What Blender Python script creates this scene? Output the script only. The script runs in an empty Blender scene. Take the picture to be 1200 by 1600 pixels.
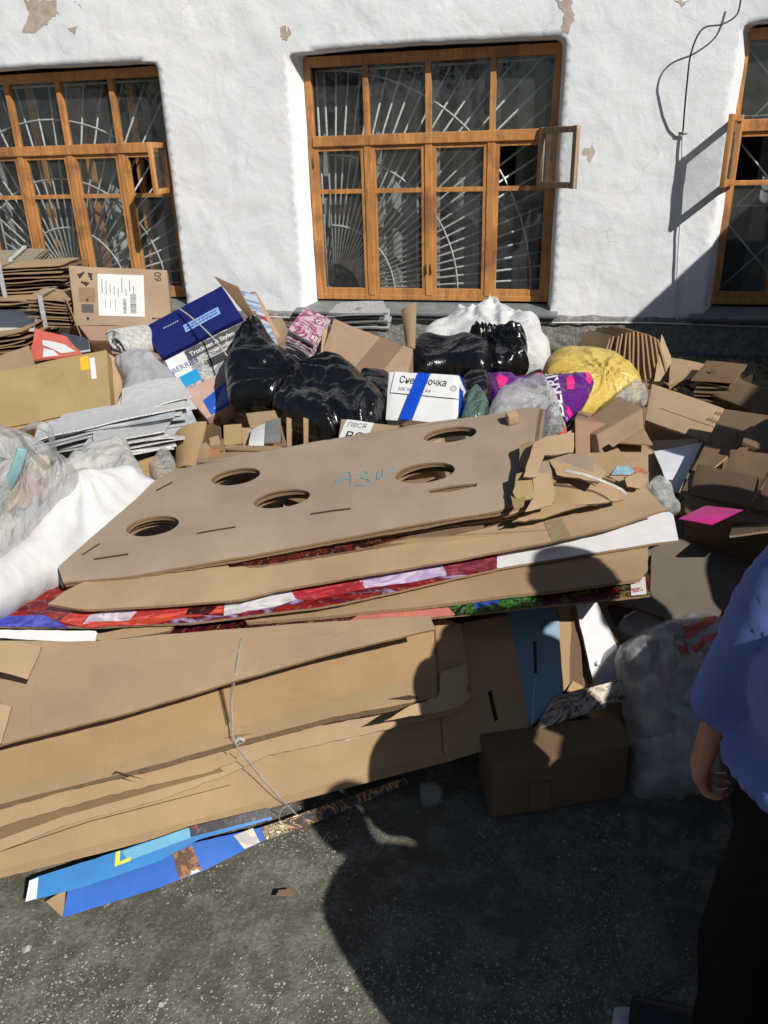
import bpy, bmesh, math, random
import numpy as np
from mathutils import Vector, Matrix, noise
from mathutils.geometry import delaunay_2d_cdt
R = math.radians
scene = bpy.context.scene
COL = scene.collection
random.seed(7)

# ------------------------------------------------------------------ camera
PITCH, YAW, ROLL, F, EYE = 0.42327, -0.25162, -0.03011, 1250.0, 1.6
_f = Vector((math.sin(YAW)*math.cos(PITCH), math.cos(YAW)*math.cos(PITCH), -math.sin(PITCH)))
_r = Vector((math.cos(YAW), -math.sin(YAW), 0)); _u = _r.cross(_f)
CR = _r*math.cos(ROLL)+_u*math.sin(ROLL); CU = -_r*math.sin(ROLL)+_u*math.cos(ROLL)
CAM = Vector((0, 0, EYE))
cd = bpy.data.cameras.new('camera'); cam = bpy.data.objects.new('camera', cd); COL.objects.link(cam)
m = Matrix((CR, CU, -_f)).transposed().to_4x4(); m.translation = CAM
cam.matrix_world = m
cd.sensor_fit = 'VERTICAL'; cd.sensor_height = 36; cd.sensor_width = 27; cd.lens = 36*F/1600
cd.clip_start = .02; cd.clip_end = 500
scene.camera = cam

# ------------------------------------------------------------------ light
SUN_AZ, SUN_EL = 50.0, 39.0      # azimuth measured from -y (towards the viewer) to +x
sdir = Vector((math.sin(R(SUN_AZ))*math.cos(R(SUN_EL)), -math.cos(R(SUN_AZ))*math.cos(R(SUN_EL)), math.sin(R(SUN_EL))))
w = bpy.data.worlds.new('World'); scene.world = w; w.use_nodes = True
wn = w.node_tree.nodes; wl = w.node_tree.links
bgn = wn['Background']; sky = wn.new('ShaderNodeTexSky'); sky.sky_type = 'NISHITA'; sky.sun_disc = False
sky.sun_elevation = R(SUN_EL); sky.sun_rotation = math.atan2(sdir.x, sdir.y)
wl.new(sky.outputs[0], bgn.inputs[0]); bgn.inputs[1].default_value = 0.05
sl = bpy.data.lights.new('sun', 'SUN'); sl.energy = 4.6; sl.angle = R(.5); sl.color = (1, .95, .87)
so = bpy.data.objects.new('sun', sl); COL.objects.link(so)
so.rotation_euler = sdir.to_track_quat('Z', 'Y').to_euler(); so.location = sdir*20
scene.view_settings.view_transform = 'Standard'; scene.view_settings.look = 'None'
scene.view_settings.exposure = 0.12; scene.view_settings.gamma = 1
scene.cycles.use_denoising = True
scene.cycles.max_bounces = 6; scene.cycles.transparent_max_bounces = 16

# ------------------------------------------------------------------ pixels of the photograph to rays (for measuring where things stand)
def ray(px, py): return (_f + CR*((px-600)/F) - CU*((py-800)/F))
def atY(px, py, Y): d = ray(px, py); return CAM + d*(Y/d.y)
def atZ(px, py, Z): d = ray(px, py); return CAM + d*((Z-EYE)/d.z)

# ------------------------------------------------------------------ materials
MC = {}
def srgb(c):
    if isinstance(c, str):
        c = [int(c[i:i+2], 16)/255 for i in (0, 2, 4)]
        return tuple(x/12.92 if x <= .04045 else ((x+.055)/1.055)**2.4 for x in c)
    return tuple(c)
class NT:
    def __init__(s, name):
        s.m = bpy.data.materials.new(name); s.m.use_nodes = True; s.t = s.m.node_tree; s.b = s.t.nodes['Principled BSDF']
        s.out = s.t.nodes['Material Output']
    def n(s, typ, **kw):
        x = s.t.nodes.new('ShaderNode'+typ)
        for k, v in kw.items():
            if hasattr(x, k): setattr(x, k, v)
        return x
    def l(s, a, b): s.t.links.new(a, b)
    def coord(s, which='Object'): return s.n('TexCoord').outputs[which]
    def mapping(s, vec, scale=(1, 1, 1), rot=(0, 0, 0)):
        x = s.n('Mapping'); x.inputs['Scale'].default_value = scale; x.inputs['Rotation'].default_value = rot; s.l(vec, x.inputs[0]); return x.outputs[0]
    def noise(s, vec, scale, detail=4, rough=.55, dist=0):
        x = s.n('TexNoise'); x.inputs['Scale'].default_value = scale; x.inputs['Detail'].default_value = detail
        x.inputs['Roughness'].default_value = rough; x.inputs['Distortion'].default_value = dist; s.l(vec, x.inputs['Vector']); return x.outputs['Fac']
    def ramp(s, fac, stops, interp='LINEAR'):
        x = s.n('ValToRGB'); cr = x.color_ramp; cr.interpolation = interp
        while len(cr.elements) < len(stops): cr.elements.new(.5)
        for e, (p, c) in zip(cr.elements, stops):
            e.position = p; e.color = (*srgb(c), 1) if not isinstance(c, (int, float)) else (c, c, c, 1)
        s.l(fac, x.inputs[0]); return x.outputs[0]
    def mix(s, fac, a, b, mode='MIX'):
        x = s.n('Mix'); x.data_type = 'RGBA'; x.blend_type = mode
        for k, v in ((0, fac), (6, a), (7, b)):
            sock = x.inputs[k]
            if hasattr(v, 'is_linked'): s.l(v, sock)
            elif isinstance(v, (int, float)): sock.default_value = v if k == 0 else (v, v, v, 1)
            else: sock.default_value = (*srgb(v), 1)
        return x.outputs[2]
    def math(s, op, a, b=0.0):
        x = s.n('Math'); x.operation = op
        for i, v in enumerate((a, b)):
            if hasattr(v, 'is_linked'): s.l(v, x.inputs[i])
            else: x.inputs[i].default_value = v
        return x.outputs[0]
    def bump(s, h, strength=.3, dist=.01, normal=None):
        x = s.n('Bump'); x.inputs['Strength'].default_value = strength; x.inputs['Distance'].default_value = dist
        s.l(h, x.inputs['Height'])
        if normal is not None: s.l(normal, x.inputs['Normal'])
        return x.outputs[0]
    def col(s, c):
        if hasattr(c, 'is_linked'): s.l(c, s.b.inputs['Base Color'])
        else: s.b.inputs['Base Color'].default_value = (*srgb(c), 1)
    def nrm(s, n): s.l(n, s.b.inputs['Normal'])
    def rough(s, r):
        if hasattr(r, 'is_linked'): s.l(r, s.b.inputs['Roughness'])
        else: s.b.inputs['Roughness'].default_value = r

def cached(f):
    def g(*a, **k):
        key = (f.__name__, str(a), str(sorted(k.items())))
        if key not in MC: MC[key] = f(*a, **k)
        return MC[key]
    return g

@cached
def board(c=(.40, .275, .165), stripe=90, amt=.05, name='cardboard', dirt=.38):
    """corrugated cardboard: faint flutes along U, fibres, scuffs and creases"""
    t = NT(name); uv = t.coord('UV')
    c = Vector(srgb(c))
    big = t.noise(uv, 3.2, 3, .6); fib = t.noise(t.mapping(uv, (60, 900, 1)), 1, 3, .6); mid = t.noise(uv, 22, 4, .65)
    col = t.mix(t.ramp(big, [(.3, 0.0), (.7, 1.0)]), tuple(c*.80), tuple(c*1.14))
    col = t.mix(t.math('MULTIPLY', fib, .35), col, tuple(c*.72))
    sp = t.noise(uv, 140, 2, .5)
    col = t.mix(t.ramp(sp, [(.66, 0.0), (.74, .35)]), col, tuple(c*.55))
    st = t.ramp(t.noise(t.mapping(uv, (5, 11, 1), (0, 0, .4)), 1, 5, .7, .6), [(.55, 0.0), (.72, dirt)])
    col = t.mix(st, col, tuple(Vector((c.x*.62, c.y*.6, c.z*.62))))
    wv = t.n('TexWave'); wv.wave_type = 'BANDS'; wv.bands_direction = 'X'; wv.inputs['Scale'].default_value = stripe/6.28*3.14
    wv.inputs['Distortion'].default_value = .6; wv.inputs['Detail'].default_value = 1; t.l(uv, wv.inputs['Vector'])
    col = t.mix(t.math('MULTIPLY', wv.outputs['Fac'], amt), col, tuple(c*.6))
    t.col(col); t.rough(.82); t.b.inputs['Specular IOR Level'].default_value = .25
    b1 = t.bump(wv.outputs['Fac'], .12, .0012)
    b2 = t.bump(mid, .22, .004, b1)
    vor = t.n('TexVoronoi'); vor.feature = 'DISTANCE_TO_EDGE'; vor.inputs['Scale'].default_value = 3.1; t.l(t.mix(.025, uv, t.n('TexNoise').outputs[1]), vor.inputs['Vector'])
    b3 = t.bump(t.ramp(vor.outputs['Distance'], [(0, 0.0), (.012, 1.0)]), .14, .002, b2)
    t.nrm(b3); return t.m

@cached
def flute(c=(.34, .22, .125)):
    """the cut edge of corrugated board"""
    t = NT('board_edge'); uv = t.coord('UV'); c = Vector(srgb(c))
    wv = t.n('TexWave'); wv.bands_direction = 'X'; wv.inputs['Scale'].default_value = 95; wv.inputs['Distortion'].default_value = 2; t.l(uv, wv.inputs['Vector'])
    t.col(t.mix(wv.outputs['Fac'], tuple(c*.62), tuple(c*1.05))); t.rough(.9); t.nrm(t.bump(wv.outputs['Fac'], .5, .002)); return t.m

@cached
def plain(c, rough=.6, name='plain', var=.12, scale=14, bump=.15, spec=.4, metal=0):
    t = NT(name); o = t.coord('Object'); c = Vector(srgb(c)); n = t.noise(o, scale, 5, .6)
    t.col(t.mix(t.ramp(n, [(.3, 0.0), (.7, 1.0)]), tuple(c*(1-var)), tuple(c*(1+var)))); t.rough(rough)
    t.b.inputs['Specular IOR Level'].default_value = spec; t.b.inputs['Metallic'].default_value = metal
    t.nrm(t.bump(t.noise(o, scale*4, 4, .6), bump, .003)); return t.m

@cached
def poly_plastic(c, rough=.25, alpha=1.0, name='plastic_film', crease=22, strength=.5, spec=.5, weave=0, transl=0.0, c2=None):
    """bag film: creases and glints"""
    t = NT(name); o = t.coord('Object'); c = Vector(srgb(c))
    warp = t.n('TexNoise'); warp.inputs['Scale'].default_value = 5; t.l(o, warp.inputs['Vector'])
    v = t.mix(.12, o, warp.outputs[1])
    n1 = t.noise(v, crease*.55, 5, .6, 1.4)
    r1 = t.math('ABSOLUTE', t.math('SUBTRACT', n1, .5))
    n2 = t.noise(t.mapping(v, (1, 1.6, .7)), crease*.22, 4, .5, 1.0); r2 = t.math('ABSOLUTE', t.math('SUBTRACT', n2, .5))
    vr = t.n('TexVoronoi'); vr.inputs['Scale'].default_value = crease*.75; t.l(t.mapping(v, (1, 1.35, .8)), vr.inputs['Vector'])
    h = t.math('ADD', t.math('ADD', t.math('MULTIPLY', r1, .45), r2), t.math('MULTIPLY', vr.outputs['Distance'], .28))
    bn = t.bump(h, strength, .06)
    if weave:
        wv = t.n('TexWave'); wv.inputs['Scale'].default_value = weave; wv.inputs['Distortion'].default_value = .4; t.l(t.coord('UV'), wv.inputs['Vector'])
        w2 = t.n('TexWave'); w2.bands_direction = 'Y'; w2.inputs['Scale'].default_value = weave; t.l(t.coord('UV'), w2.inputs['Vector'])
        bn = t.bump(t.math('MULTIPLY', wv.outputs['Fac'], w2.outputs['Fac']), .3, .002, bn)
    t.nrm(bn)
    cc2 = srgb(c2) if c2 else tuple(c*.82)
    t.col(t.mix(t.ramp(t.noise(o, 6, 4, .6), [(.35, 0.0), (.65, 1.0)]), tuple(c), cc2)); t.rough(rough)
    t.b.inputs['Specular IOR Level'].default_value = spec
    sh = t.b.outputs[0]
    if transl:
        tr = t.n('BsdfTranslucent'); tr.inputs[0].default_value = (*c, 1); mx = t.n('MixShader'); mx.inputs[0].default_value = transl
        t.l(sh, mx.inputs[1]); t.l(tr.outputs[0], mx.inputs[2]); sh = mx.outputs[0]
    if alpha < 1:
        tp = t.n('BsdfTransparent'); mx = t.n('MixShader')
        a = t.ramp(h, [(0, min(1, alpha+.35)), (.16, alpha)]); t.l(a, mx.inputs[0]); t.l(tp.outputs[0], mx.inputs[1]); t.l(sh, mx.inputs[2]); sh = mx.outputs[0]
    t.l(sh, t.out.inputs[0]); return t.m

@cached
def printed(stops, scale=5, dist=2.0, name='printed_board', rough=.35, stretch=(1, 1, 1), interp='CONSTANT', seed=0.0):
    """glossy offset print: blotches of several inks"""
    t = NT(name); uv = t.coord('UV'); mp = t.n('Mapping'); mp.inputs['Scale'].default_value = stretch; mp.inputs['Location'].default_value = (seed, seed*1.7, 0)
    t.l(uv, mp.inputs[0])
    n = t.noise(mp.outputs[0], scale, 5, .6, dist)
    c = t.ramp(n, list(stops), interp)
    c = t.mix(t.ramp(t.noise(uv, 60, 3, .6), [(.55, 0.0), (.8, .3)]), c, (.5, .5, .5))
    t.col(c); t.rough(rough); t.nrm(t.bump(t.noise(uv, 30, 4, .6), .15, .004)); return t.m

@cached
def wood(c=(.54, .25, .08), name='varnished_wood'):
    t = NT(name); o = t.coord('Object'); c = Vector(srgb(c))
    g = t.noise(t.mapping(o, (26, 26, 2.2)), 1, 6, .65, .8); big = t.noise(o, 2.6, 4, .6, .5)
    col = t.mix(t.ramp(g, [(.3, 0.0), (.7, 1.0)]), tuple(c*.62), tuple(c*1.25))
    col = t.mix(t.ramp(big, [(.48, 0.0), (.66, .85)]), col, tuple(Vector((c.x*.45, c.y*.42, c.z*.6))))
    col = t.mix(t.ramp(t.noise(o, 9, 5, .7), [(.56, 0.0), (.72, .75)]), col, (.36, .26, .17))
    t.col(col); t.rough(t.ramp(g, [(.3, .3), (.8, .6)])); t.nrm(t.bump(g, .25, .004)); return t.m
@cached
def weathered():
    t = NT('weathered_wood'); o = t.coord('Object')
    g = t.noise(t.mapping(o, (30, 30, 2.5)), 1, 6, .65, .6)
    t.col(t.mix(t.ramp(g, [(.3, 0.0), (.7, 1.0)]), (.20, .14, .085), (.50, .39, .26))); t.rough(.7); t.nrm(t.bump(g, .3, .004)); return t.m

# ------------------------------------------------------------------ mesh helpers
def obj(name, verts, faces, mats, fm=None, uvs=None, smooth=False):
    me = bpy.data.meshes.new(name); me.from_pydata([tuple(v) for v in verts], [], faces)
    for mt in (mats if isinstance(mats, (list, tuple)) else [mats]):
        if mt is not None: me.materials.append(mt)
    if fm is not None: me.polygons.foreach_set('material_index', fm)
    if uvs is not None:
        ul = me.uv_layers.new(name='UVMap'); flat = []
        for f, u in zip(faces, uvs): flat.extend([c for p in u for c in p])
        ul.data.foreach_set('uv', flat)
    if smooth is True: me.polygons.foreach_set('use_smooth', [True]*len(faces))
    elif smooth: me.polygons.foreach_set('use_smooth', smooth)
    me.update()
    o = bpy.data.objects.new(name, me); COL.objects.link(o); return o

def kids(o, parts):
    for p in parts: p.parent = o
    return o
def alltree(o): 
    r = [o]
    for c in o.children: r += alltree(c)
    return r
def shift(o, b):
    mm = Matrix.Translation(-b)
    for x in alltree(o):
        if x.type == 'MESH': x.data.transform(mm); x.data.update()
def settag(o, label, cat, group=None, kind=None):
    if label: o['label'] = label
    if cat: o['category'] = cat
    if group: o['group'] = group
    if kind: o['kind'] = kind
    return o
def bbox(objs):
    a = []
    for o in objs:
        if o.type == 'MESH' and len(o.data.vertices):
            c = np.empty(len(o.data.vertices)*3); o.data.vertices.foreach_get('co', c); c = c.reshape(-1, 3); a += [c.min(0), c.max(0)]
    a = np.array(a); return a.min(0), a.max(0)
def thing(name, label, cat, parts, group=None):
    """an Empty at the thing's base that parents its parts; parts are built in world space first"""
    allp = [y for p in parts for y in alltree(p)]
    lo, hi = bbox(allp); b = Vector(((lo[0]+hi[0])/2, (lo[1]+hi[1])/2, lo[2]))
    e = bpy.data.objects.new(name, None); COL.objects.link(e); e.empty_display_size = .1; e.location = b
    for p in parts: shift(p, b); p.parent = e
    return settag(e, label, cat, group)
def single(o, label=None, cat=None, group=None, kind=None):
    lo, hi = bbox([o]); b = Vector(((lo[0]+hi[0])/2, (lo[1]+hi[1])/2, lo[2]))
    shift(o, b); o.location = b
    return settag(o, label, cat, group, kind)

class PL:
    """a real plane in the place; three (px, py, Y) measurements fix it"""
    def __init__(s, a, b, c):
        s.o = atY(*a); p1 = atY(*b); p2 = atY(*c)
        s.e1 = (p1-s.o).normalized(); n = s.e1.cross(p2-s.o).normalized()
        if n.dot(CAM-s.o) < 0: n = -n
        s.n = n; s.e2 = n.cross(s.e1)
    @classmethod
    def Z(c, a, b, d):
        """the same from three (px, py, height) measurements"""
        return c(*[(p[0], p[1], atZ(*p).y) for p in (a, b, d)])
    def off(s, d):
        q = PL.__new__(PL); q.o = s.o+s.n*d; q.e1, q.e2, q.n = s.e1, s.e2, s.n; return q
    def uv(s, px, py):
        d = ray(px, py); t = (s.o-CAM).dot(s.n)/d.dot(s.n); p = CAM+d*t-s.o; return (p.dot(s.e1), p.dot(s.e2))
    def w(s, u, v, h=0): return s.o+s.e1*u+s.e2*v+s.n*h
class FR(PL):
    def __init__(s, o, e1, n):
        s.o = Vector(o); s.e1 = Vector(e1).normalized(); s.n = Vector(n).normalized(); s.e2 = s.n.cross(s.e1).normalized(); s.e1 = s.e2.cross(s.n)

def inpoly(px, py, poly):
    c = np.zeros(len(px), bool); n = len(poly)
    for i in range(n):
        x1, y1 = poly[i]; x2, y2 = poly[(i+1) % n]
        if y1 == y2: continue
        k = ((y1 > py) != (y2 > py)) & (px < (x2-x1)*(py-y1)/(y2-y1)+x1); c ^= k
    return c
def distpoly(P, poly):
    d = np.full(len(P), 1e9); n = len(poly); poly = np.array(poly)
    for i in range(n):
        a = poly[i]; b = poly[(i+1) % n]; ab = b-a; L = (ab**2).sum()
        if L < 1e-14: continue
        t = np.clip(((P-a)@ab)/L, 0, 1); d = np.minimum(d, np.sqrt(((P-a-t[:, None]*ab)**2).sum(1)))
    return d
def resample(poly, step, rough, seed=0, smooth=False):
    out = []; n = len(poly)
    if smooth:
        pp = []
        for i in range(n):
            p0, p1, p2, p3 = [np.array(poly[(i+k-1) % n]) for k in range(4)]
            for t in (0, .25, .5, .75):
                pp.append(tuple(.5*((2*p1)+(-p0+p2)*t+(2*p0-5*p1+4*p2-p3)*t*t+(-p0+3*p1-3*p2+p3)*t**3)))
        poly = pp; n = len(poly)
    for i in range(n):
        a = Vector(poly[i]).to_2d(); b = Vector(poly[(i+1) % n]).to_2d(); L = (b-a).length
        k = max(1, int(L/step)); nn = Vector((-(b-a).y, (b-a).x)).normalized() if L > 0 else Vector((0, 0))
        for j in range(k):
            p = a+(b-a)*(j/k)
            r = (noise.noise(Vector((p.x*38, p.y*38, seed)))+.6*noise.noise(Vector((p.x*140, p.y*140, seed+5))))*rough
            p = p+nn*r; out.append((p.x, p.y))
    return out
def tri(outer, holes, step, seed=0):
    pts = list(outer); edges = [(i, (i+1) % len(outer)) for i in range(len(outer))]
    for h in holes:
        b = len(pts); pts += h; edges += [(b+i, b+(i+1) % len(h)) for i in range(len(h))]
    A = np.array(outer); lo = A.min(0); hi = A.max(0)
    gx, gy = np.meshgrid(np.arange(lo[0], hi[0], step), np.arange(lo[1], hi[1], step*.87))
    gx = gx+(np.arange(gx.shape[0])[:, None] % 2)*step/2
    G = np.stack([gx.ravel(), gy.ravel()], 1)
    G = G[inpoly(G[:, 0], G[:, 1], outer)]
    if len(G):
        G = G[distpoly(G, outer) > step*.35]
    for h in holes:
        if len(G): G = G[(~inpoly(G[:, 0], G[:, 1], h)) & (distpoly(G, h) > step*.3)]
    pts += [tuple(p) for p in G]
    vo, eo, fo, *_ = delaunay_2d_cdt([Vector(p) for p in pts], edges, [], 0, 1e-7, True)
    V = np.array([tuple(v) for v in vo]); Fc = []
    C = np.array([V[list(f)].mean(0) for f in fo])
    ok = inpoly(C[:, 0], C[:, 1], outer)
    for h in holes: ok &= ~inpoly(C[:, 0], C[:, 1], h)
    Fc = [tuple(f) for f, k in zip(fo, ok) if k]
    ff = []
    for f in Fc:
        a, b, c = V[list(f)]
        if (b[0]-a[0])*(c[1]-a[1])-(b[1]-a[1])*(c[0]-a[0]) < 0: f = f[::-1]
        ff.append(f)
    return V, ff

def slab2d(name, pl, outer, holes, thick, mats, bend=None, step=.05, both=False):
    """sheet with thickness from a 2-D outline on a plane; mats = (face, edge, back)"""
    V, Fc = tri(outer, holes, step)
    n = len(V); H = np.zeros(n) if bend is None else np.array([bend(u, v) for u, v in V])
    top = [pl.w(u, v, h) for (u, v), h in zip(V, H)]; bot = [p-pl.n*thick for p in top]
    faces = list(Fc); uvs = [[tuple(V[i]) for i in f] for f in Fc]; fm = [0]*len(Fc)
    bi = min(2, len(mats)-1)
    for f in Fc: g = f[::-1]; faces.append(tuple(i+n for i in g)); uvs.append([tuple(V[i]) for i in g]); fm.append(bi)
    cnt = {}
    for f in Fc:
        for i in range(3): cnt[(f[i], f[(i+1) % 3])] = 1
    ei = min(1, len(mats)-1)
    for (a, b) in list(cnt):
        if (b, a) not in cnt:
            faces.append((b, a, a+n, b+n)); s0 = V[a][0]+V[a][1]; L = float(np.hypot(*(V[b]-V[a])))
            uvs.append([(s0+L, 0), (s0, 0), (s0, thick), (s0+L, thick)]); fm.append(ei)
    sm = [x != ei or ei == 0 for x in fm]
    o = obj(name, top+bot, faces, list(mats), fm, uvs, sm)
    md = o.modifiers.new('edge', 'EDGE_SPLIT'); md.split_angle = R(50)
    return o
def wav(amp=.004, s=3.0, seed=0, fold=None):
    """gentle warp; fold=(u0,v0,u1,v1,k) creases the sheet along a line"""
    def f(u, v):
        h = amp*(noise.noise(Vector((u*s, v*s, seed)))+.4*noise.noise(Vector((u*s*3.3, v*s*3.3, seed+9))))
        if fold:
            for (u0, v0, u1, v1, k) in fold:
                L = math.hypot(u1-u0, v1-v0); d = ((u-u0)*(v1-v0)-(v-v0)*(u1-u0))/L
                if d > 0: h += -k*d
        return h
    return f
CB = None
def sheet(name, out_px, pl, mats=None, thick=.006, holes_px=(), bend=None, step=.05, rough=.0012, seed=0):
    o2 = resample([pl.uv(*p) for p in out_px], .018, rough, seed)
    hs = [resample([pl.uv(*p) for p in h], .01, .0006, seed+3) for h in holes_px]
    return slab2d(name, pl, o2, hs, thick, mats or CB, bend or wav(.004, 3, seed), step)
def decal(name, out_px, pl, mat, bend=None, lift=.0012, thick=.0006, step=.05, rough=0):
    """print, label or tape lying on a face"""
    o2 = resample([pl.uv(*p) for p in out_px], .02, rough, 1)
    return slab2d(name, pl.off(lift), o2, [], thick, (mat,), bend, step)
def ell(cx, cy, rx, ry, rot=0, n=28):
    c, s = math.cos(R(rot)), math.sin(R(rot))
    return [(cx+rx*math.cos(a)*c-ry*math.sin(a)*s, cy+rx*math.cos(a)*s+ry*math.sin(a)*c) for a in [2*math.pi*i/n for i in range(n)]]

def bag(name, out_px, pl, mat, up=.15, down=.1, step=.014, ridge=.02, rs=9, seed=0, knots=(), flat=.5, rough=.006, px=True):
    """a filled film bag: outline on its own plane, inflated both ways, with folds running to its knots"""
    pts = [pl.uv(*p) for p in out_px] if px else out_px
    o2 = resample(pts, step, rough, seed, True)
    V, Fc = tri(o2, [], step, seed); n = len(V); d = distpoly(V, o2); dm = d.max()*flat+1e-6
    K = [pl.uv(*k) for k in knots] if px else knots
    top = []; bot = []
    for (u, v), dd in zip(V, d):
        t = min(1, dd/dm); prof = math.sqrt(max(0, 1-(1-t)**2))
        ang = seed*1.3+.6*noise.noise(Vector((u*3, v*3, seed))); q = Vector(((u*math.cos(ang)+v*math.sin(ang))*rs*.55, (v*math.cos(ang)-u*math.sin(ang))*rs*1.25, seed*3.1)); w = Vector((noise.noise(q*.6), noise.noise(q*.6+Vector((7, 3, 1))), 0))
        q2 = q+w*1.2
        r = (1-2*abs(noise.noise(q2)))*.35+(noise.voronoi(q2*.9)[0][0]-.45)*1.1+(noise.voronoi(q2*2.1+Vector((3, 8, 2)))[0][0]-.45)*.55+(noise.voronoi(q2*4.6+Vector((1, 8, 6)))[0][0]-.45)*.22
        for (ku, kv) in K:
            a = math.atan2(v-kv, u-ku); rr = math.hypot(u-ku, v-kv)
            r += 1.5*math.exp(-rr*6)*math.sin(a*15+2.5*noise.noise(Vector((u*12, v*12, seed)))+rr*6)
        lump = 1+.35*noise.noise(Vector((u*4.5, v*4.5, seed+.5)))
        top.append(pl.w(u, v, up*prof*lump+ridge*r*min(1, t*3))); bot.append(pl.w(u, v, -down*prof*lump-ridge*.6*r*min(1, t*3)))
    bd = set()
    cnt = set((f[i], f[(i+1) % 3]) for f in Fc for i in range(3))
    for a, b in cnt:
        if (b, a) not in cnt: bd.add(a); bd.add(b)
    idx = {}; verts = list(top)
    for i in range(n):
        if i in bd: idx[i] = i
        else: idx[i] = len(verts); verts.append(bot[i])
    faces = list(Fc)+[tuple(idx[i] for i in f[::-1]) for f in Fc]
    uvs = [[tuple(V[i]) for i in f] for f in Fc]+[[tuple(V[i]) for i in f[::-1]] for f in Fc]
    return obj(name, verts, faces, mat, None, uvs, True)

def hexa(name, c8, mats, warp=.004, seed=0, bev=.006, div=10, fmats=None):
    """box from 8 corners (0-3 front face ccw from bottom left, 4-7 the same behind), softened edges and dents"""
    bm = bmesh.new(); vs = [bm.verts.new(c) for c in c8]
    quads = [(0, 1, 2, 3), (5, 4, 7, 6), (1, 5, 6, 2), (4, 0, 3, 7), (3, 2, 6, 7), (4, 5, 1, 0)]
    uvl = bm.loops.layers.uv.new('UVMap')
    for k, q in enumerate(quads):
        f = bm.faces.new([vs[i] for i in q]); f.material_index = (fmats[k] if fmats else 0)
        a, b, c = [vs[i].co for i in (q[0], q[1], q[3])]; U = (b-a).length; Vv = (c-a).length
        for lp, uvv in zip(f.loops, ((0, 0), (U, 0), (U, Vv), (0, Vv))): lp[uvl].uv = uvv
    bmesh.ops.recalc_face_normals(bm, faces=bm.faces)
    bmesh.ops.bevel(bm, geom=list(bm.edges), offset=bev, segments=2, profile=.6, affect='EDGES')
    bmesh.ops.subdivide_edges(bm, edges=[e for e in bm.edges if e.calc_length() > .04], cuts=div, use_grid_fill=True)
    for v in bm.verts:
        q = v.co*5+Vector((seed*3.3, seed, 0)); v.co += Vector((noise.noise(q), noise.noise(q+Vector((9, 0, 0))), noise.noise(q+Vector((0, 9, 0)))))*warp
        q = v.co*16; v.co += Vector((noise.noise(q), noise.noise(q+Vector((9, 0, 0))), noise.noise(q+Vector((0, 9, 0)))))*warp*.35
    me = bpy.data.meshes.new(name); bm.to_mesh(me); bm.free()
    for mt in (mats if isinstance(mats, (list, tuple)) else [mats]): me.materials.append(mt)
    me.polygons.foreach_set('use_smooth', [True]*len(me.polygons))
    o = bpy.data.objects.new(name, me); COL.objects.link(o); md = o.modifiers.new('edge', 'EDGE_SPLIT'); md.split_angle = R(38)
    return o

def ortho(O, A, B, C, Y, g=(0, 0, 0)):
    """corner of a right-angled box: pixels of the corner and its three neighbours; solves their depths"""
    o = atY(*O, Y); rays = [ray(*p) for p in (A, B, C)]; base = (o-CAM).length
    t = np.array([(o-CAM).dot(_f)*(1+k) for k in g], float)
    def res(t):
        a, b, c = [CAM+r*float(tt)-o for r, tt in zip(rays, t)]; return np.array([a.dot(b), b.dot(c), a.dot(c)])
    for it in range(80):
        r0 = res(t); J = np.zeros((3, 3))
        for i in range(3):
            e = t.copy(); e[i] += 1e-5; J[:, i] = (res(e)-r0)/1e-5
        s = np.linalg.solve(J.T@J+1e-7*np.eye(3), -J.T@r0); k = 1.0
        while k > .01 and (res(t+s*k)**2).sum() > (r0**2).sum(): k *= .5
        t = t+s*k
    return o, [CAM+r*float(tt)-o for r, tt in zip(rays, t)]
def corners(o, a, b, c):
    """o corner; a right, b up, c back"""
    return [o, o+a, o+a+b, o+b, o+c, o+a+c, o+a+b+c, o+b+c]

def tube(name, pts, rad, mat, seg=8, closed=False, smooth=True):
    pts = [Vector(p) for p in pts]; n = len(pts); V = []; Fc = []
    rads = rad if isinstance(rad, (list, tuple)) else [rad]*n
    prev = None
    for i, p in enumerate(pts):
        t = (pts[min(n-1, i+1)]-pts[max(0, i-1)]).normalized()
        if prev is None: a = t.orthogonal().normalized()
        else: a = (prev-t*prev.dot(t)).normalized()
        prev = a; b = t.cross(a)
        for k in range(seg):
            an = 2*math.pi*k/seg; r = rads[i]
            rx, ry = r if isinstance(r, tuple) else (r, r)
            V.append(p+a*math.cos(an)*rx+b*math.sin(an)*ry)
    for i in range(n-1):
        for k in range(seg): Fc.append((i*seg+k, i*seg+(k+1) % seg, (i+1)*seg+(k+1) % seg, (i+1)*seg+k))
    Fc.append(tuple(range(seg))[::-1]); Fc.append(tuple((n-1)*seg+k for k in range(seg)))
    return obj(name, V, Fc, mat, smooth=smooth)
def joinraw(name, objs, mat=None):
    """merge temporary pieces into ONE mesh object"""
    V = []; Fc = []; mats = []; fm = []; uvs = []
    for o in objs:
        b = len(V); me = o.data; V += [v.co.copy() for v in me.vertices]; mm = [x for x in me.materials]
        ul = me.uv_layers.active
        for p in me.polygons:
            Fc.append(tuple(b+i for i in p.vertices)); mt = mm[p.material_index] if mm else None
            if mt not in mats: mats.append(mt)
            fm.append(mats.index(mt)); uvs.append([tuple(ul.data[l].uv) if ul else (0, 0) for l in p.loop_indices])
    sm = [p.use_smooth for o in objs for p in o.data.polygons]
    for o in objs: me = o.data; bpy.data.objects.remove(o); bpy.data.meshes.remove(me)
    mats = [mt for mt in mats if mt is not None]
    return obj(name, V, Fc, [mat] if mat else mats, None if mat or len(mats) < 2 else fm, uvs, sm)
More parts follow.
